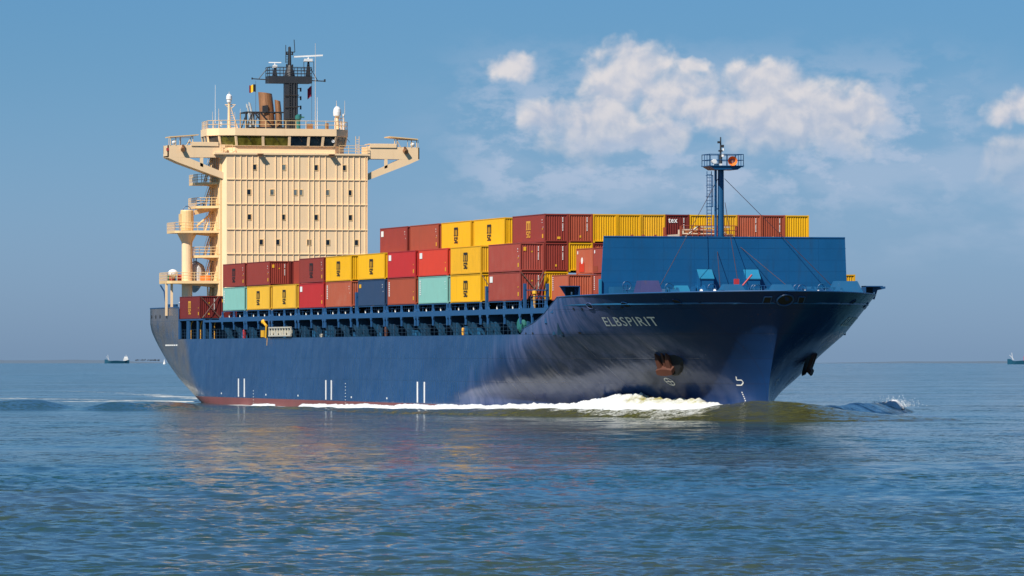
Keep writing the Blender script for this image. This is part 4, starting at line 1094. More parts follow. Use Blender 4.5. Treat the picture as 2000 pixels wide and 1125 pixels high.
sg('deck_monitor', 'tealgreen', lambda m_: (m_.lathe(-170.5, .75+.25, [(.3, 34.85), (.25, 36.0), (.42, 36.2), (.4, 36.6), (.1, 36.8)], 12), m_.tube((-170.5, 1.1, 36.5), (-170.3, 1.75, 36.4), .12, 6)))
sg('vent_box', 'bronze', lambda m_: m_.box(-170.9, -170.4, 2.2, 2.9, 34.85, 35.6))
sg('vent_box', 'bronze', lambda m_: m_.box(-170.9, -170.5, 4.6, 5.0, 34.85, 35.7))
# signal mast with dome (starboard) and dome on post (port)
def sm(m_):
    m_.tube((-170, -8.15, 34.8), (-170, -8.15, 38.1), .2, 8, r2=.16); m_.tube((-170, -8.7, 37.9), (-170, -7.3, 37.9), .06, 5)
    m_.tube((-170, -7.0, 34.8), (-170, -7.95, 37.6), .06, 5); m_.tube((-170, -8.6, 37.85), (-170, -8.1, 37.4), .05, 5); m_.tube((-170, -7.4, 37.85), (-170, -7.9, 37.4), .05, 5)
    for k in range(9): m_.tube((-170, -7.05-.1*k, 35+.3*k), (-170, -7.95, 35+.3*k), .03, 4)
s1 = sg('signal_mast', 'cream', sm)
sg('antenna_dome', 'white', lambda m_: m_.lathe(-170, -8.15, [(.2, 38.1), (.30, 38.25), (.30, 38.5), (.38, 38.6), (.36, 39.0), (.2, 39.25), (.01, 39.3)], 14), s1)
s2 = sg('dome_post', 'cream', lambda m_: (m_.lathe(-170, 6.0, [(.22, 34.8), (.2, 36.4), (.35, 36.6)], 10), m_.rail([(-170, 5.7, 34.85), (-170, 6.9, 34.85)], 1.5, 3, .05, .4)))
sg('antenna_dome', 'white', lambda m_: m_.lathe(-170, 6.0, [(.3, 36.55), (.5, 36.65), (.52, 37.1), (.46, 37.5), (.25, 37.8), (.01, 37.85)], 16), s2)
sg('antenna_dome', 'white', lambda m_: m_.lathe(-170, 6.8, [(.06, 34.8), (.06, 36.5), (.17, 36.6), (.15, 36.85), (.01, 36.9)], 10), s2)
for (x, y, z0, z1, r) in ((-170, -9.95, 34.8, 40.4, .05), (-170, -10.3, 34.8, 37, .03), (-170, -9.5, 34.8, 37.4, .04), (-170, -7.4, 34.8, 37, .03), (-170, -6.7, 34.8, 37.4, .04), (-171, 3.35, 34.8, 46, .03),
                          (-170.5, 3.5, 34.8, 39, .05), (-170, 5.9, 37.8, 38.6, .035), (-170, 7.0, 36.8, 38.6, .03), (-170, -8.15, 39.2, 39.6, .03)):
    sg('whip_antenna', 'white' if r > .04 else 'cream', lambda m_: m_.tube((x, y, z0), (x, y, z1), r, 5, r2=r*.5))
sg('signal_locker', 'white', lambda m_: m_.box(-169.2, -168.9, -9.7, -9.3, 35.1, 35.8))
sg('wall_gear', 'mast_grey', lambda m_: (m_.box(-169.5, -169.2, -10.2, -9.6, 32.4, 33.1), m_.box(-169.6, -169.3, -9.5, -9.1, 32.9, 33.6)))
mb = MB(); mb.tube((-181, -13.5, 12), (-181.3, -13.7, 14.2), .1, 6); mb.tube((-181.3, -13.7, 14.2), (-181.3, -14.2, 15), .1, 6); mb.build('stern_davit', 'side_blue', ship)
MB().box(-178.5, -176, -14.2, -13, 12, 12.5).build('deck_locker', 'side_blue', ship)
mb = MB(); mb.lathe(-167.3, -14.2, [(.3, 11), (.3, 12.5), (.5, 12.6), (.1, 13)], 10); mb.build('vent_head', 'white', ship)

# ------------------------------------------------------------------ containers
def corr(a, b, pitch, depth, margin):
    """(pos, inset) profile of a pressed corrugated wall between a and b"""
    out = [(a, 0), (a+margin, 0)]; n = max(1, round((b-a-2*margin)/pitch)); p = (b-a-2*margin)/n
    for k in range(n):
        s = a+margin+k*p; out += [(s+.18*p, depth), (s+.50*p, depth), (s+.68*p, 0), (s+p, 0)]
    return out+[(b, 0)]
def body_mesh(L, H, name):
    m_ = MB(); w = 1.219; x0, x1 = -L/2+.06, L/2-.06; z0, z1 = .16, H-.06
    for s in (-1, 1):
        pr = corr(x0, x1, .278, .036, .12); y = s*(w-.02)
        vs = [(x, y-s*d, z) for x, d in pr for z in (z0, z1)]
        m_.add(vs, [(2*i, 2*i+2, 2*i+3, 2*i+1) if s < 0 else (2*i, 2*i+1, 2*i+3, 2*i+2) for i in range(len(pr)-1)])
    pr = corr(-w+.1, w-.1, .25, .055, .03); x = x1
    m_.add([(x-d, y, z) for y, d in pr for z in (z0, z1)], [(2*i, 2*i+1, 2*i+3, 2*i+2) for i in range(len(pr)-1)])
    m_.box(x0-.02, x0+.02, -w+.1, w-.1, z0, z1)
    m_.box(x0, x1, -w+.08, w-.08, z1-.03, z1)
    return m_
def frame_mesh(L, H):
    m_ = MB(); w = 1.219; h = L/2
    for sx in (-1, 1):
        for sy in (-1, 1):
            m_.box(min(sx*h, sx*(h-.12)), max(sx*h, sx*(h-.12)), min(sy*w, sy*(w-.12)), max(sy*w, sy*(w-.12)), .12, H-.12)
            for z in (0, H-.12): m_.box(min(sx*(h+.004), sx*(h-.18)), max(sx*(h+.004), sx*(h-.18)), min(sy*(w+.004), sy*(w-.16)), max(sy*(w+.004), sy*(w-.16)), z, z+.12)
        m_.box(min(sx*h, sx*(h-.1)), max(sx*h, sx*(h-.1)), -w+.12, w-.12, H-.13, H-.01); m_.box(min(sx*h, sx*(h-.1)), max(sx*h, sx*(h-.1)), -w+.12, w-.12, .12, .22)
    for sy in (-1, 1):
        m_.box(-h+.12, h-.12, min(sy*w, sy*(w-.06)), max(sy*w, sy*(w-.06)), H-.09, H-.01); m_.box(-h+.12, h-.12, min(sy*w, sy*(w-.06)), max(sy*w, sy*(w-.06)), .05, .19)
    return m_
def plain(nm, mb): o = mb.build(nm, 'brown'); me = o.data; bpy.data.objects.remove(o); return me
LONG, SHORT = 12.19, 6.058
MESH = {}
for key, L_, H_ in (('high', LONG, 2.85), ('short', SHORT, 2.56)):
    MESH[key] = (plain('container_body', body_mesh(L_, H_, key)), plain('container_frame', frame_mesh(L_, H_)),
                 plain('container_floor', MB().box(-L_/2+.15, L_/2-.06, -1.1, 1.1, .06, .17)), L_, H_)
def use(me, name, mat, parent):
    o = bpy.data.objects.new(name, me); col.objects.link(o); o.parent = parent
    o.material_slots[0].link = 'OBJECT'; o.material_slots[0].material = M[mat]
    return o
# stacked letter emblem on the long side: a wide m above a small s and c
def emblem():
    m_ = MB(); y = -1.2192; W_ = .78
    def B(x0, x1, z0, z1): m_.box(x0*W_, x1*W_, y-.008, y, z0, z1)
    B(-1, 1, 2.02, 2.24); B(-1, -.62, 1.42, 2.02); B(-.2, .2, 1.42, 2.02); B(.62, 1, 1.42, 2.02); B(-1.15, -.5, 1.34, 1.42); B(-.3, .3, 1.34, 1.42); B(.5, 1.15, 1.34, 1.42)
    for off in (0,):
        # s
        B(-.95, -.1, 1.10, 1.22); B(-.95, -.68, .96, 1.10); B(-.95, -.1, .86, .96); B(-.37, -.1, .70, .86); B(-.95, -.1, .60, .70)
        # c
        B(.1, .95, 1.10, 1.22); B(.1, .38, .70, 1.10); B(.1, .95, .58, .70); B(.7, .95, .95, 1.10); B(.7, .95, .70, .8)
    return m_
EMB = plain('emblem', emblem())
def end_code(yy=.62):
    m_ = MB(); x = LONG/2-.055
    for k in range(11):
        if k in (4,): continue
        m_.box(x-.01, x+.012, yy, yy+.085, 2.42-.125*k, 2.42-.125*k+.085)
    return m_
ECODE = plain('end_code', end_code())
def end_tag(y, z, w, h):
    return MB().box(LONG/2-.062, LONG/2-.04, y, y+w, z, z+h)
ETAG = [plain('end_sticker', end_tag(-.85, 2.05, .26, .38)), plain('end_sticker', end_tag(.1, .35, .32, .24)), plain('end_sticker', end_tag(-.05, 1.9, .12, .14)), plain('end_sticker', end_tag(-.1, .5, .15, .22))]
SMARK = plain('side_code', MB().box(5.1, 5.3, -1.226, -1.2192, 2.2, 2.3).box(5.1, 5.3, -1.226, -1.2192, 1.95, 2.02).box(5.45, 5.65, -1.226, -1.2192, 1.5, 1.56))
SCODE = (lambda m_: plain('side_code', m_))((lambda m_: [m_.box(-5.6, -5.15, -1.226, -1.2192, 2.35-.2*k, 2.35-.2*k+.12) for k in range(8)] and m_)(MB()))
STAG = plain('side_sticker', MB().box(5.2, 5.6, -1.227, -1.2192, .45, .85).box(5.2, 5.5, -1.227, -1.2192, 1.3, 1.4))
SWHITE = plain('side_placard', MB().box(-5.6, -4.5, -1.227, -1.2192, 1.9, 2.5))
SMULTI = plain('side_placard', MB().box(-5.6, -4.6, -1.227, -1.2192, 2.0, 2.4))
def container(cx, cy, z, colour, kind, label, group, emb=None, end=None, side=None, detail=True):
    body, fr, fl, L_, H_ = MESH[kind]
    t = empty('shipping_container', (cx, cy, z)); tag(t, label, 'container', group)
    use(body, 'corrugated_body', colour, t); use(fr, 'corner_frame', colour, t); use(fl, 'floor', 'underside', t)
    if emb: use(EMB, 'emblem', emb, t)
    for k in (end or ''):
        if kind != 'high': continue
        if k == 'c': use(ECODE, 'end_code', 'white_mark', t)
        if k in '0123': use(ETAG[int(k)], 'end_sticker', 'yellow_mark', t)
    for k in (side or ''):
        if kind != 'high': continue
        if k == 'm': use(SMARK, 'side_code', 'white_mark', t)
        if k == 'c': use(SCODE, 'side_code', 'white_mark', t)
        if k == 'y': use(STAG, 'side_sticker', 'yellow_mark', t)
        if k == 'w': use(SWHITE, 'side_placard', 'white_mark', t)
        if k == 'W': use(SMULTI, 'side_placard', 'yellow_mark', t)
    return t
WORD = {'yellow': 'yellow', 'yellow_worn': 'rust-streaked yellow', 'yellow_dull': 'dull ochre-yellow', 'brown': 'brown', 'maroon': 'dark maroon', 'rust': 'rust-brown', 'salmon': 'salmon-orange', 'pinkbrown': 'faded pink-brown',
        'red': 'crimson red', 'bright_red': 'bright orange-red', 'teal': 'pale turquoise', 'navy_box': 'dark blue'}
ORD = ['first', 'second', 'third', 'fourth', 'fifth', 'sixth', 'seventh', 'eighth', 'ninth', 'tenth', 'eleventh', 'twelfth']
def cy_(row): return -6*RP+RP*(row-.5)
LOW = [('teal', None, 'c'), ('yellow_dull', 'black_mark', None), ('yellow_dull', 'black_mark', None), ('red', None, 'wy'), ('salmon', None, 'cm'), ('navy_box', None, 'Wm'),
       ('rust', None, 'cy'), ('teal', None, 'cm'), ('yellow', 'black_mark', None), ('pinkbrown', None, 'wy')]
UPP = [('brown', 'black_mark', 'my'), ('brown', None, 'my'), None, ('brown', 'black_mark', 'my'), ('yellow', 'black_mark', None), ('yellow', 'black_mark', None),
       ('red', None, 'wy'), ('bright_red', None, 'wy'), ('yellow_worn', 'black_mark', None), ('pinkbrown', None, 'my')]
TOP = {5: ('brown', None, 'wm'), 6: ('rust', None, 'my'), 7: ('yellow', 'black_mark', None), 8: ('yellow', 'black_mark', None), 9: ('brown', 'ochre_mark', 'my')}
ENDL = {1: '02c', 9: 'c0'}
for i, b in enumerate(BAYS):
    cx = b-LONG/2
    c, e, s = LOW[i]
    em = ' with a black emblem' if e else ''
    container(cx, cy_(1), Z1, c, 'high', f'{WORD[c]} container{em}, bottom tier, outer row, {ORD[i]} bay from the superstructure', 'containers along the starboard side', e, 'c2' if i == 9 else None, s)
    if UPP[i]:
        c, e, s = UPP[i]; em = ' with a black emblem' if e else ''
        container(cx, cy_(1), Z1+HC, c, 'high', f'{WORD[c]} container{em}, second tier, outer row, {ORD[i]} bay from the superstructure', 'containers along the starboard side', e, '02c' if i in (1, 9) else None, s)
    # the row behind
    c2 = ['brown', 'maroon', 'brown', 'yellow', 'yellow', 'brown', 'red', 'yellow', 'brown', 'maroon'][i]
    if i == 9: c2 = 'brown'
    container(cx, cy_(2), Z1+HC, c2, 'high', f'{WORD[c2]} container, second tier, second row inboard, {ORD[i]} bay from the superstructure', 'containers in the second row', None, 'c3' if i == 9 else 'c', 'm')
    if i != 9 and i in (1, 2, 4, 8):
        container(cx, cy_(2), Z1, 'yellow', 'high', f'yellow container, bottom tier, second row inboard, {ORD[i]} bay from the superstructure', 'containers in the second row', None, None, None)
    if i in TOP:
        c, e, s = TOP[i]; em = f' with {"a black" if e == "black_mark" else "an ochre"} emblem' if e else ''
        container(cx, cy_(2), Z1+2*HC, c, 'high', f'{WORD[c]} container{em} in the top tier, {ORD[i-5]} along the skyline', 'containers in the top tier', e, '1c' if i == 9 else None, s)
container(-LONG/2, cy_(2), Z1, 'yellow', 'high', 'yellow container, bottom tier, just right of the crossed lashing rods', 'front of the forward stack')
FRONT_TOP = [('rust', '3c'), ('yellow', ''), ('yellow', ''), ('yellow_worn', ''), ('maroon', 'c'), ('yellow', ''), ('yellow_worn', ''), ('salmon', '3c'), ('rust', '3c1'), ('yellow', '')]
for k, (c, e) in enumerate(FRONT_TOP):
    extra = ' lettered tex' if c == 'maroon' else ''
    t = container(-LONG/2, cy_(k+3), Z1+2*HC, c, 'high', f'{WORD[c]} container end{extra}, top tier facing the bow, {ORD[k+1]} from the left', 'front of the forward stack', None, e)
    if c == 'maroon':
        q = lettering(MB(), 'tex', lambda a, b_: (LONG/2-.03, -.95+.95*a, 2.02+.46*b_), .02); q.build('lettering', 'white_mark', t)
for k, c in ((3, 'yellow'), (4, 'brown'), (5, 'yellow'), (6, 'yellow'), (7, 'brown'), (8, 'yellow'), (9, 'brown'), (10, 'brown'), (11, 'yellow'), (12, 'brown')):
    container(-LONG/2, cy_(k), Z1+HC, c, 'high', f'{WORD[c]} container end in the second tier facing the bow, {ORD[k-1]} row from the starboard side', 'front of the forward stack', None, '0' if k == 4 else '')
# short containers in the narrowing bay before the breakwater
FZ = 11.25
for x, row, tier, c, lab in ((5.7, 2, 0, 'salmon', 'salmon-orange short container, lowest and leftmost before the blue breakwater'),
                             (11.8, 3, 0, 'pinkbrown', 'pink-brown short container, lower tier touching the left edge of the blue breakwater'),
                             (5.7, 3, 1, 'salmon', 'salmon-orange short container with a white round placard, left of the breakwater'),
                             (11.8, 3, 1, 'pinkbrown', 'pink-brown short container, upper tier, touching the left edge of the breakwater'),
                             (11.6, 12, 0, 'yellow_worn', 'worn yellow short container peeping out right of the blue breakwater'),
                             (5.7, 3, 0, 'pinkbrown', 'pink-brown short container, lower tier, right behind the salmon-orange one')):
    t = container(x, cy_(row), FZ+tier*2.6, c, 'short', lab, 'short containers before the breakwater')
    q = MB()
    for k in range(7): q.box(-2.7, -2.45, -1.226, -1.2192, 2.25-.2*k, 2.25-.2*k+.1)
    if tier == 0 and row != 12: q.build('side_code', 'white_mark', t)
    if tier == 1:
        MB().box(-2.6, -2.3, -1.226, -1.2192, 2.0, 2.3).build('side_code', 'white_mark', t)
    if row == 3 and tier == 1 and x < 8:
        q = MB(); q.tube((-.9, -1.2192, 1.35), (-.9, -1.232, 1.35), .33, 14); q.build('placard', 'white_mark', t); MB().box(-1.9, -.1, -1.226, -1.2192, .25, 1.2).build('paint_patch', 'bright_red', t)
    if row == 3 and x > 8: MB().box(-2.9, -1.4, -1.226, -1.2192, .2, .75).box(1.6, 2.8, -1.226, -1.2192, .2, .7).build('paint_patch', 'rust', t)
m_ = MB(); 
for k in range(10): m_.box(SHORT/2-.055, SHORT/2-.035, .62, .7, 2.2-.13*k, 2.2-.13*k+.08)
# quarter containers beside the superstructure
QX = -153.6-LONG/2
container(QX, -13.65, 10.5, 'maroon', 'high', 'dark maroon container with an ochre emblem on the quarter, below the crane column', 'containers on the quarter', 'ochre_mark', '23c', 'y')
container(QX, -11.15, 10.5, 'maroon', 'high', 'dark maroon container end right of the ochre-emblem one on the quarter', 'containers on the quarter', None, '0c', None)
# flat racks with wrapped cargo above the breakwater
def flat_rack(x, y, z, lab, h, cargo):
    t = empty('flat_rack', (x, y, z)); tag(t, lab, 'flat rack', 'flat racks before the forward stack')
    w_ = 2.9 if cargo else 1.8
    q = MB(); q.box(-3, 3, -w_, w_, 0, .18)
    for yy in (-w_+.1, -w_*.33, w_*.33, w_-.1):
        q.box(2.7, 2.95, yy-.1, yy+.1, .18, h); q.box(-2.95, -2.7, yy-.1, yy+.1, .18, h)
    q.build('steel_frame', 'rust', t)
    m_ = MB()
    if cargo:
        m_.box(-2.4, 2.4, -2.6, 2.6, .22, .75); m_.box(-1.5, 1.5, -1.8, 1.0, .75, 1.25)
        m_.tube((2.9, -2.7, .2), (2.9, -1.1, 1.5), .10, 5); m_.tube((2.9, 2.3, .3), (2.9, 1.0, 1.4), .07, 5); m_.box(2.6, 2.8, -1.2, 2.2, 1.35, 1.5)
    else:
        m_.box(-2.4, 2.4, -w_+.15, w_-.15, .22, .62)
    m_.build('wrapped_cargo', 'cream_dull', t)
    if cargo:
        r = MB(); r.rail([(3.0, -2.8, .2), (3.0, 2.8, .2)], 1.35, 3, .035, 1.1); r.build('railing', 'rust', t)
        MB().box(2.45, 2.62, -2.4, .9, .85, 1.05).build('orange_band', 'orange', t)
    return t
flat_rack(10.5, .4, 16.95, 'open steel rack of pale wrapped cargo behind the left foot of the foremast', 1.5, True)
flat_rack(10.5, -5.6, 16.85, 'low steel rack under a pale cover, left along the top edge of the breakwater', .75, False)
flat_rack(10.5, 6.1, 16.75, 'low rust-brown rack just right of the foremast along the top edge of the breakwater', .55, False)
# lashing rods
def rods(pts, lab, loc):
    t = empty('lashing_rods', loc); tag(t, lab, 'lashing rods', 'crossed lashing rods')
    for a, b in pts:
        m_ = MB(); a = Vector(a)-Vector(loc); b = Vector(b)-Vector(loc); m_.tube(a, b, .045, 5); mid = a.lerp(b, .12); m_.tube(a, mid, .09, 6); m_.build('rod', 'steelrod', t)
rods([((.5, -12.6, 11.4), (.12, -14.9, 14.15)), ((.62, -14.3, 11.4), (.12, -12.6, 14.15)), ((.7, -13.9, 11.4), (.2, -12.4, 14.0))], 'crossed steel lashing rods over the front of the foremost bottom container', (.5, -13.5, 11.3))
rods([((-153.1, -12.3, 10.6), (-153.4, -14.8, 13.3)), ((-153.0, -14.6, 10.6), (-153.4, -12.5, 13.3)), ((-153.0, -12.4, 10.6), (-153.4, -10.2, 13.3))], 'crossed steel lashing rods over the dark maroon containers on the quarter', (-153.1, -12.3, 10.5))
rods([((b, -14.7, 11.4), (b-.6, -13.2, 14.1)) for b in (BAYS[8]+1.3,)]+[((BAYS[8]+1.1, -13.4, 11.4), (BAYS[8]+.4, -14.9, 14.1))], 'steel lashing rods in the gap left of the foremost pair of containers', (BAYS[8]+1.2, -14, 11.3))
# lashing bridge posts between bays
m_ = MB()
for b in (BAYS[4]+1.7, BAYS[8]+1.6, .9):
    for y in (-14.7, -12.4): m_.box(b-.25, b+.25, y-.12, y+.12, 10.5, 12.9 if b < 0 else 13.0)
    m_.box(b-.25, b+.25, -14.7, -12.4, 12.3, 12.4)
m_.split('lashing_post', 'side_blue', ship)
m_ = MB(); m_.rail([(1.0, -12.2, 10.6), (3.5, -14.8, 10.6), (9.5, -14.8, 10.6)], 1.1, 3, .03); m_.build('deck_railing', 'side_blue', ship)
m_ = MB()
for y in (-13.9, -11.9): m_.lathe(1.6, y, [(.12, 10.6), (.12, 11.9), (.25, 12.0), (.2, 12.3)], 8)
m_.split('vent_head', 'yellow_mark', ship)

# ------------------------------------------------------------------ water
rs = np.random.RandomState(11)
WV = []
for k in range(76):
    lam = .75*1.055**k; th = R(195)+rs.randn()*.75; kk = 2*math.pi/lam
    amp = .0056*lam if lam < 1.6 else .0056*1.6*(1.6/lam)**.15
    WV.append((kk*math.cos(th), kk*math.sin(th), amp, rs.rand()*6.28, lam))
def waves(x, y, res):
    z = np.zeros_like(x); mod = .65+.9*(fbm(x*.013+4, y*.013, 3)+.5)
    for kx, ky, a, ph, lam in WV:
        f_ = np.clip((lam/np.maximum(res, 1e-3)-1.8)/1.5, 0, 1)
        p = kx*x+ky*y+ph
        z += a*f_*(np.sin(p)+.28*np.sin(2*p+.6))
    return z*mod
RE = 6371000.0
def hbv(x, z=.6):
    xs = np.interp(z, _z, _xs); L = np.interp(z, _z, _L); t = np.clip((xs-x)/L, 0, 1)
    b = 15*(1-(1-t)**1.5); k = np.clip((x+171)/26, 0, 1); return np.where(x > -171, np.minimum(b, 11+4*(1-(1-k)**2.2)), 0)*(x < xs)
def ship_wave(x, y):
    """height and foam the ship makes, in ship axes"""
    hbx = hbv(x); d = -y-hbx; dp = y-hbx                                        # distance off the starboard / port side
    nz = fbm(x*.12, y*.12, 4)
    e = 1.25*np.exp(-((x-37.5)/8.0)**2-((y+.6)/7.5)**2)+.45*np.exp(-((x-46)/10)**2-((y-2)/11)**2)
    A = np.interp(x, [-190, -120, -60, -20, 5, 20, 30, 36, 40], [.1, .1, .22, .45, .7, .85, .75, .3, 0])
    e += A*np.exp(-((d-2.2-np.clip(25-x, 0, 60)*.05)/3.2)**2)
    e += A*np.exp(-((dp-2.2)/3.2)**2)*.8
    # port bow wave running out and aft
    s = (28-x); cy2 = 8+s*.45; e += np.interp(s, [-4, 2, 20, 48, 60], [0, .8, 1.05, 1.1, 0])*np.exp(-((y-cy2)/2.2)**2)*(1+.5*nz)
    F = np.interp(x, [-175, -140, -131, -60, -57, -10, 20, 31, 35], [.25, .25, .66, .70, .95, 1, 1, .9, 0])*np.exp(-(np.abs(d-1.0)/(1.5+np.clip(20-x, 0, 50)*.03))**2.5)*(x < 33)
    F += .8*np.exp(-((y-cy2-.6)/1.4)**2)*np.interp(s, [0, 30, 44, 50, 54], [0, .15, .9, 1.0, 0])
    gap = np.interp(x, [-95, -90, -74, -70], [1, .35, .35, 1]); F = F*gap
    return e, np.clip(F, 0, 1)
fa = math.atan2(CF.y, CF.x)
fine = np.linspace(-R(6.2), R(6.2), 620); coarse = np.concatenate([np.linspace(-math.pi, -R(6.4), 150), fine, np.linspace(R(6.4), math.pi, 150)])
rr = [0.5, 20, 60, 100, 125, 140]
while rr[-1] < 9400: rr.append(rr[-1]+max(.2, .36*rr[-1]**2/(5738*5.9)))
rr = np.array(rr+[9800, 12000, 20000])
A_, R_ = np.meshgrid(coarse, rr, indexing='xy')
X = CAMLOC.x+R_*np.cos(fa+A_); Y = CAMLOC.y+R_*np.sin(fa+A_)
dr = np.gradient(rr)[:, None]+0*R_; res = np.maximum(dr*.7, R_*np.gradient(coarse)[None, :]*1.0)
Zw = waves(X, Y, np.minimum(res, 60))*np.clip(1-R_/6000, 0, 1)
Zw -= (X**2+Y**2)/(2*RE)
# scattered foam: wake lines astern and a few white streaks
def lines_foam(x, y):
    f_ = np.zeros_like(x)
    for (x0, y0, x1, y1, w, a) in ((-172, -10, -330, -40, 3.2, .74), (-168, -13, -215, -62, 2.6, .74), (-175, -4, -420, 20, 3.0, .66), (-165, -14, -150, -30, 2.2, .70), (-172, -12, -240, -52, 2.0, .70), (-600, 250, -480, 420, 5.0, .62), (-160, -16, -140, -26, 1.8, .66)):
        L = math.hypot(x1-x0, y1-y0); tx, ty = (x1-x0)/L, (y1-y0)/L; s = (x-x0)*tx+(y-y0)*ty; q = -(x-x0)*ty+(y-y0)*tx
        ww = w*(1+2.5*np.clip(s/L, 0, 1)); f_ = np.maximum(f_, a*np.exp(-(q/ww)**2)*(s > 0)*(s < L)*(1-.5*np.clip(s/L, 0, 1)))
    return f_
foam = lines_foam(X, Y)*np.clip(.92+1.5*fbm(X*.06, Y*.16, 5, .6), 0, 1.15)
for (u0, v0, u1, v1, h_, w_) in ((-160, 797, 150, 799, 1.0, 5.0), (170, 801, 355, 799, .85, 5.0), (900, 935, 1400, 932, .12, 1.2), (-100, 985, 500, 992, .10, 1.0), (1500, 1010, 2100, 1016, .12, 1.1), (1300, 955, 2100, 962, .10, 1.1)):
    p_ = [(CAMLOC+CF*d_+CR*((u_-1000)/11206*d_)) for u_, d_ in ((u0, 5.877*11206/(v0-695.2)), (u1, 5.877*11206/(v1-695.2)))]
    tx_, ty_ = p_[1].x-p_[0].x, p_[1].y-p_[0].y; L_ = math.hypot(tx_, ty_); tx_ /= L_; ty_ /= L_
    s_ = (X-p_[0].x)*tx_+(Y-p_[0].y)*ty_; q_ = -(X-p_[0].x)*ty_+(Y-p_[0].y)*tx_+1.5*np.sin(s_*.11)
    Zw += h_*np.exp(-(q_/w_)**2)*np.clip(s_/(L_*.2), 0, 1)*np.clip((L_-s_)/(L_*.2), 0, 1)
sw, sf = ship_wave(X, Y)
near = np.exp(-np.clip(np.maximum(np.abs(X+70)-140, np.abs(Y)-55), 0, 99)/4)
wt = grid_object('water', X, Y, Zw-.0, 'water', {'foam': np.maximum(foam, sf*.85*near)}); tag(wt, kind='structure')
# the ship's own wave system, finer mesh lying over the sheet where the water is raised
gx = np.arange(-185, 75, .45); gy = np.concatenate([np.arange(-42, -20, .8), np.arange(-20, 20, .4), np.arange(20, 58, .6)])
PX, PY = np.meshgrid(gx, gy, indexing='xy')
e, fo_ = ship_wave(PX, PY)
Zp = waves(PX, PY, 1.0)+e+.28*fo_*(fbm(PX*.9, PY*.9, 4)+.35)
edge = np.clip((e-.06)/.10, 0, 1)
Zp = np.where(e < .17, Zp-.35*(1-edge)**1, Zp)-(PX**2+PY**2)/(2*RE)
bwv = grid_object('bow_wave', PX, PY, Zp, 'mound', {'foam': fo_}); tag(bwv, kind='structure')

# breaking crest along the starboard bow: lumpy white water
def foam_crest():
    S = np.linspace(0, 1, 620); T = np.linspace(-1, 1, 46)
    Sg, Tg = np.meshgrid(S, T, indexing='xy')
    x = 31.5-Sg*150
    hbx = hbv(x); 
    top = np.interp(x, [-118, -75, -45, -25, -10, 4, 12, 15, 18, 21, 26, 29, 31.5], [.16, .45, .60, .75, .85, 1.05, 1.75, 2.2, 1.75, 1.6, 1.5, 1.0, .55])
    top = top*(1+.35*fbm(x*.35, Sg*0+2, 4))
    wid = np.interp(x, [-75, 0, 15, 31.5], [1.0, 2.0, 2.6, 1.6])
    off = np.interp(x, [-75, 0, 20, 31.5], [1.2, 1.6, 2.2, 1.3])
    y = -(hbx+off)-Tg*wid
    prof = np.clip(1-np.abs(Tg+.25)**2.0*(np.where(Tg > -.25, .64, 1.78)), 0, 1)**.75
    broken = np.clip((fbm(x*.10+9, Tg*.3, 3)+.5-np.interp(x, [-118, -50, -22, -5], [.42, .34, .05, 0]))*6, 0, 1)
    lump = fbm(x*.9, y*.9+Sg*7, 6, .62)*.9+fbm(x*3.1, y*3.1, 4, .6)*.6
    z = (top*prof*(1+.55*lump)+.10)*broken-.45*(1-prof*broken)
    y = y+.5*fbm(x*1.1+30, z*1.3, 4)
    x = x+.6*fbm(y*1.1, z*1.1+50, 4)
    green = np.interp(31.5-Sg*150, [12, 15, 17, 27, 29], [0, .3, 1, 1, 0])*np.clip((z-1.15)*2.2, 0, 1)
    o = grid_object('bow_foam', x, y, z, 'foam', {'green': green, 'cover': np.clip(prof*broken*1.15-.08, 0, 1)+.0*z}); tag(o, 'crest of white breaking foam along the starboard bow', 'foam', kind='stuff')
foam_crest()
M['droplets'] = paint('spray_white', (.85, .88, .90), .8, .03, 0)
def spray(cx, cy, n, rx, ry, h, name, lab):
    m_ = MB(); rg = random.Random(5)
    for k in range(n):
        a = rg.gauss(0, 1); b = rg.gauss(0, 1); z = abs(rg.gauss(0, .5))*h; r = rg.uniform(.015, .055)
        c = Vector((cx+a*rx, cy+b*ry, z+.6)); r = max(.04, r)
        m_.add([c+Vector(p)*r for p in ((1, 0, 0), (-.6, .8, 0), (-.6, -.8, 0), (0, 0, 1.1), (0, 0, -1))], [(0, 1, 3), (1, 2, 3), (2, 0, 3), (1, 0, 4), (2, 1, 4), (0, 2, 4)])
    o = m_.build(name, 'droplets', None, smooth=True); tag(o, lab, 'spray', kind='stuff')
def foam_lump(cx, cy, a, b, h, rot, lab):
    Sg, Tg = np.meshgrid(np.linspace(-1, 1, 70), np.linspace(-1, 1, 40), indexing='xy')
    pr = np.clip(1-Sg**2-Tg**2, 0, 1)**.7; x = Sg*a; y = Tg*b; c_, s_ = math.cos(rot), math.sin(rot)
    X_ = cx+x*c_-y*s_; Y_ = cy+x*s_+y*c_; z = .45+h*pr*(1+1.2*fbm(X_*1.1, Y_*1.1, 6, .65))-.5*(1-pr)
    o = grid_object('foam_patch', X_+.5*fbm(Y_*1.4, z*1.5, 4), Y_, z, 'foam', {'green': 0*z, 'cover': np.clip(pr*.62, 0, 1)}); tag(o, lab, 'foam', kind='stuff')
foam_lump(-17, 29.6, 5.5, 1.2, .75, -.45, 'white breaking foam at the outer end of the far bow wave')
spray(-19, 30.2, 500, 1.3, 1.2, .8, 'spray', 'white spray tossed up at the end of the far bow wave')

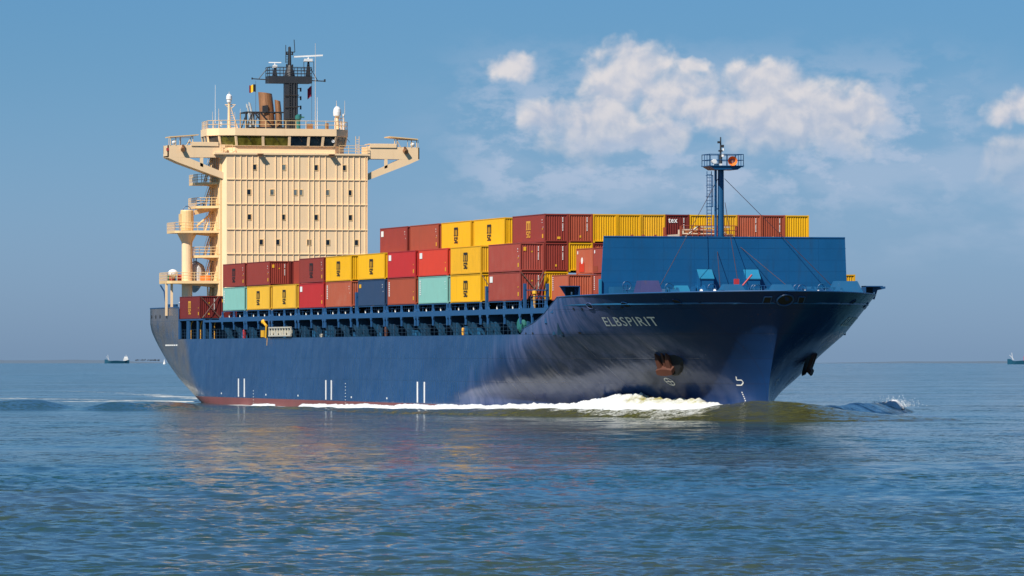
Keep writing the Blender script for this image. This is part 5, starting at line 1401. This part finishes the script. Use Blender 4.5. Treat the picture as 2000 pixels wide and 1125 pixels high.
# ------------------------------------------------------------------ far things
def far_pt(u, dist, z=0.0):
    a = (u-1000)/11206.0; p = CAMLOC+CF*dist+CR*(a*dist); return (p.x, p.y, z-(p.x**2+p.y**2)/(2*RE))
def vessel(u, dist, length, yaw, lab, deckhouse_aft=True, red=False):
    p = far_pt(u, dist); t = empty('coaster', p, yaw); tag(t, lab, 'ship')
    m_ = MB(); st = []
    for k in range(13):
        x = -length/2+length*k/12; f_ = abs(k/12-.45)*2; b = 5*(1-max(0, (k/12-.7)/.3)**2)*(1 if k > 1 else .8); zt = 3.2+(1.6 if k > 10 else .9 if k < 2 else .25*math.cos(k)); st.append((x, max(.05, b), zt))
    vs = []; fs = []
    for x, b, zt in st: vs += [(x, -b*.8, -1), (x, -b, zt), (x, b, zt), (x, b*.8, -1)]
    for k in range(12): fs += [(4*k+i, 4*k+(i+1) % 4, 4*k+4+(i+1) % 4, 4*k+4+i) for i in range(4)]
    fs += [(0, 1, 2, 3), (48, 51, 50, 49)]
    m_.add(vs, fs); m_.build('hull', 'teal_hull', t)
    a = -length/2+1.5
    m_ = MB(); m_.box(a, a+length*.17, -3.8, 3.8, 3.3, 6.4); m_.box(a+.6, a+length*.13, -3.0, 3.0, 6.4, 8.4); m_.tube((a+2, 0, 8.4), (a+2, 0, 10.6), .2, 6); m_.build('deckhouse', 'white', t)
    m_ = MB(); m_.box(a+length*.17, a+length*.17+.1, -3.2, 3.2, 5.2, 5.8); m_.build('window_band', 'glass', t)
    m_ = MB(); m_.tube((length/2-5, 0, 4), (length/2-4, 0, 10.5), .22, 6); m_.tube((length/2-6, 0, 4), (length/2-2, 0, 8.5), .2, 6); m_.build('foremast', 'white', t)
    if red:
        m_ = MB(); m_.box(-8, 1, -3.5, 3.5, 3.4, 7.2); m_.build('deck_cargo', 'flag_red', t)
    return t
yaw0 = math.atan2(-CR.y, -CR.x)
vessel(228, 7000, 30, yaw0+R(12), 'small dark teal coaster with a white deckhouse on the left horizon')
vessel(2002, 5200, 32, yaw0-R(8), 'small dark ship with white foremast and red deck cargo at the horizon, far right', red=True)
b_ = MB(); b_.lathe(0, 0, [(1.2, -.5), (1.2, .8), (.9, 1.2), (.35, 3.2), (.5, 3.6), (.1, 4.2)], 10)
bo = b_.build('channel_buoy', 'white'); bo.location = far_pt(321, 5200); tag(bo, 'tiny pale buoy on the horizon just left of the container ship stern', 'buoy')
def bank(name, u0, u1, dist, h, lab, mat='sand'):
    n_ = 120; V = []
    us = np.linspace(u0, u1, n_); m_ = MB()
    for k, u in enumerate(us):
        edge_ = min(1, (k)/14, (n_-1-k)/14) if u0 > -300 or True else 1
        hh = h*edge_*(1+.6*float(fbm(np.array([k*.13]), np.array([u0*.01]), 3)[0]))
        a = Vector(far_pt(u, dist, -6)); b = Vector(far_pt(u, dist+140, 0)); b.z = a.z+6+hh; c = Vector(far_pt(u, dist+400, 0)); c.z = a.z+6+hh*.9; d = Vector(far_pt(u, dist+600, -6))
        V += [a, b, c, d]
    m_.add(V, [(4*k+i, 4*k+4+i, 4*k+5+i, 4*k+1+i) for k in range(n_-1) for i in range(3)])
    o = m_.build(name, mat, smooth=True); tag(o, lab, None, kind='structure'); return o
bank('sandbank', -900, 345, 7600, 3.9, None); bank('far_shore', 1590, 3100, 8000, 2.6, None)
for u, w in ((278, 30), (301, 24)):
    m_ = MB(); rg = random.Random(u)
    for k in range(50):
        c = Vector((rg.uniform(-4, 4), rg.uniform(-w/3.2, w/3.2), rg.uniform(.3, 2.0))); r = rg.uniform(.4, .9)
        m_.add([c+Vector(p)*r for p in ((1, 0, 0), (-.6, .8, 0), (-.6, -.8, 0), (0, 0, 1.1), (0, 0, -1))], [(0, 1, 3), (1, 2, 3), (2, 0, 3), (1, 0, 4), (2, 1, 4), (0, 2, 4)])
    o = m_.build('shrub_thicket', 'land'); p = far_pt(u, 7750); o.location = (p[0], p[1], p[2]+3.2); o.rotation_euler = (0, 0, math.atan2(CR.y, CR.x)-math.pi/2)
    tag(o, 'dark low scrub on the pale sandbank, '+('the one nearer the small coaster' if u < 290 else 'the one nearer the buoy'), 'shrubs')
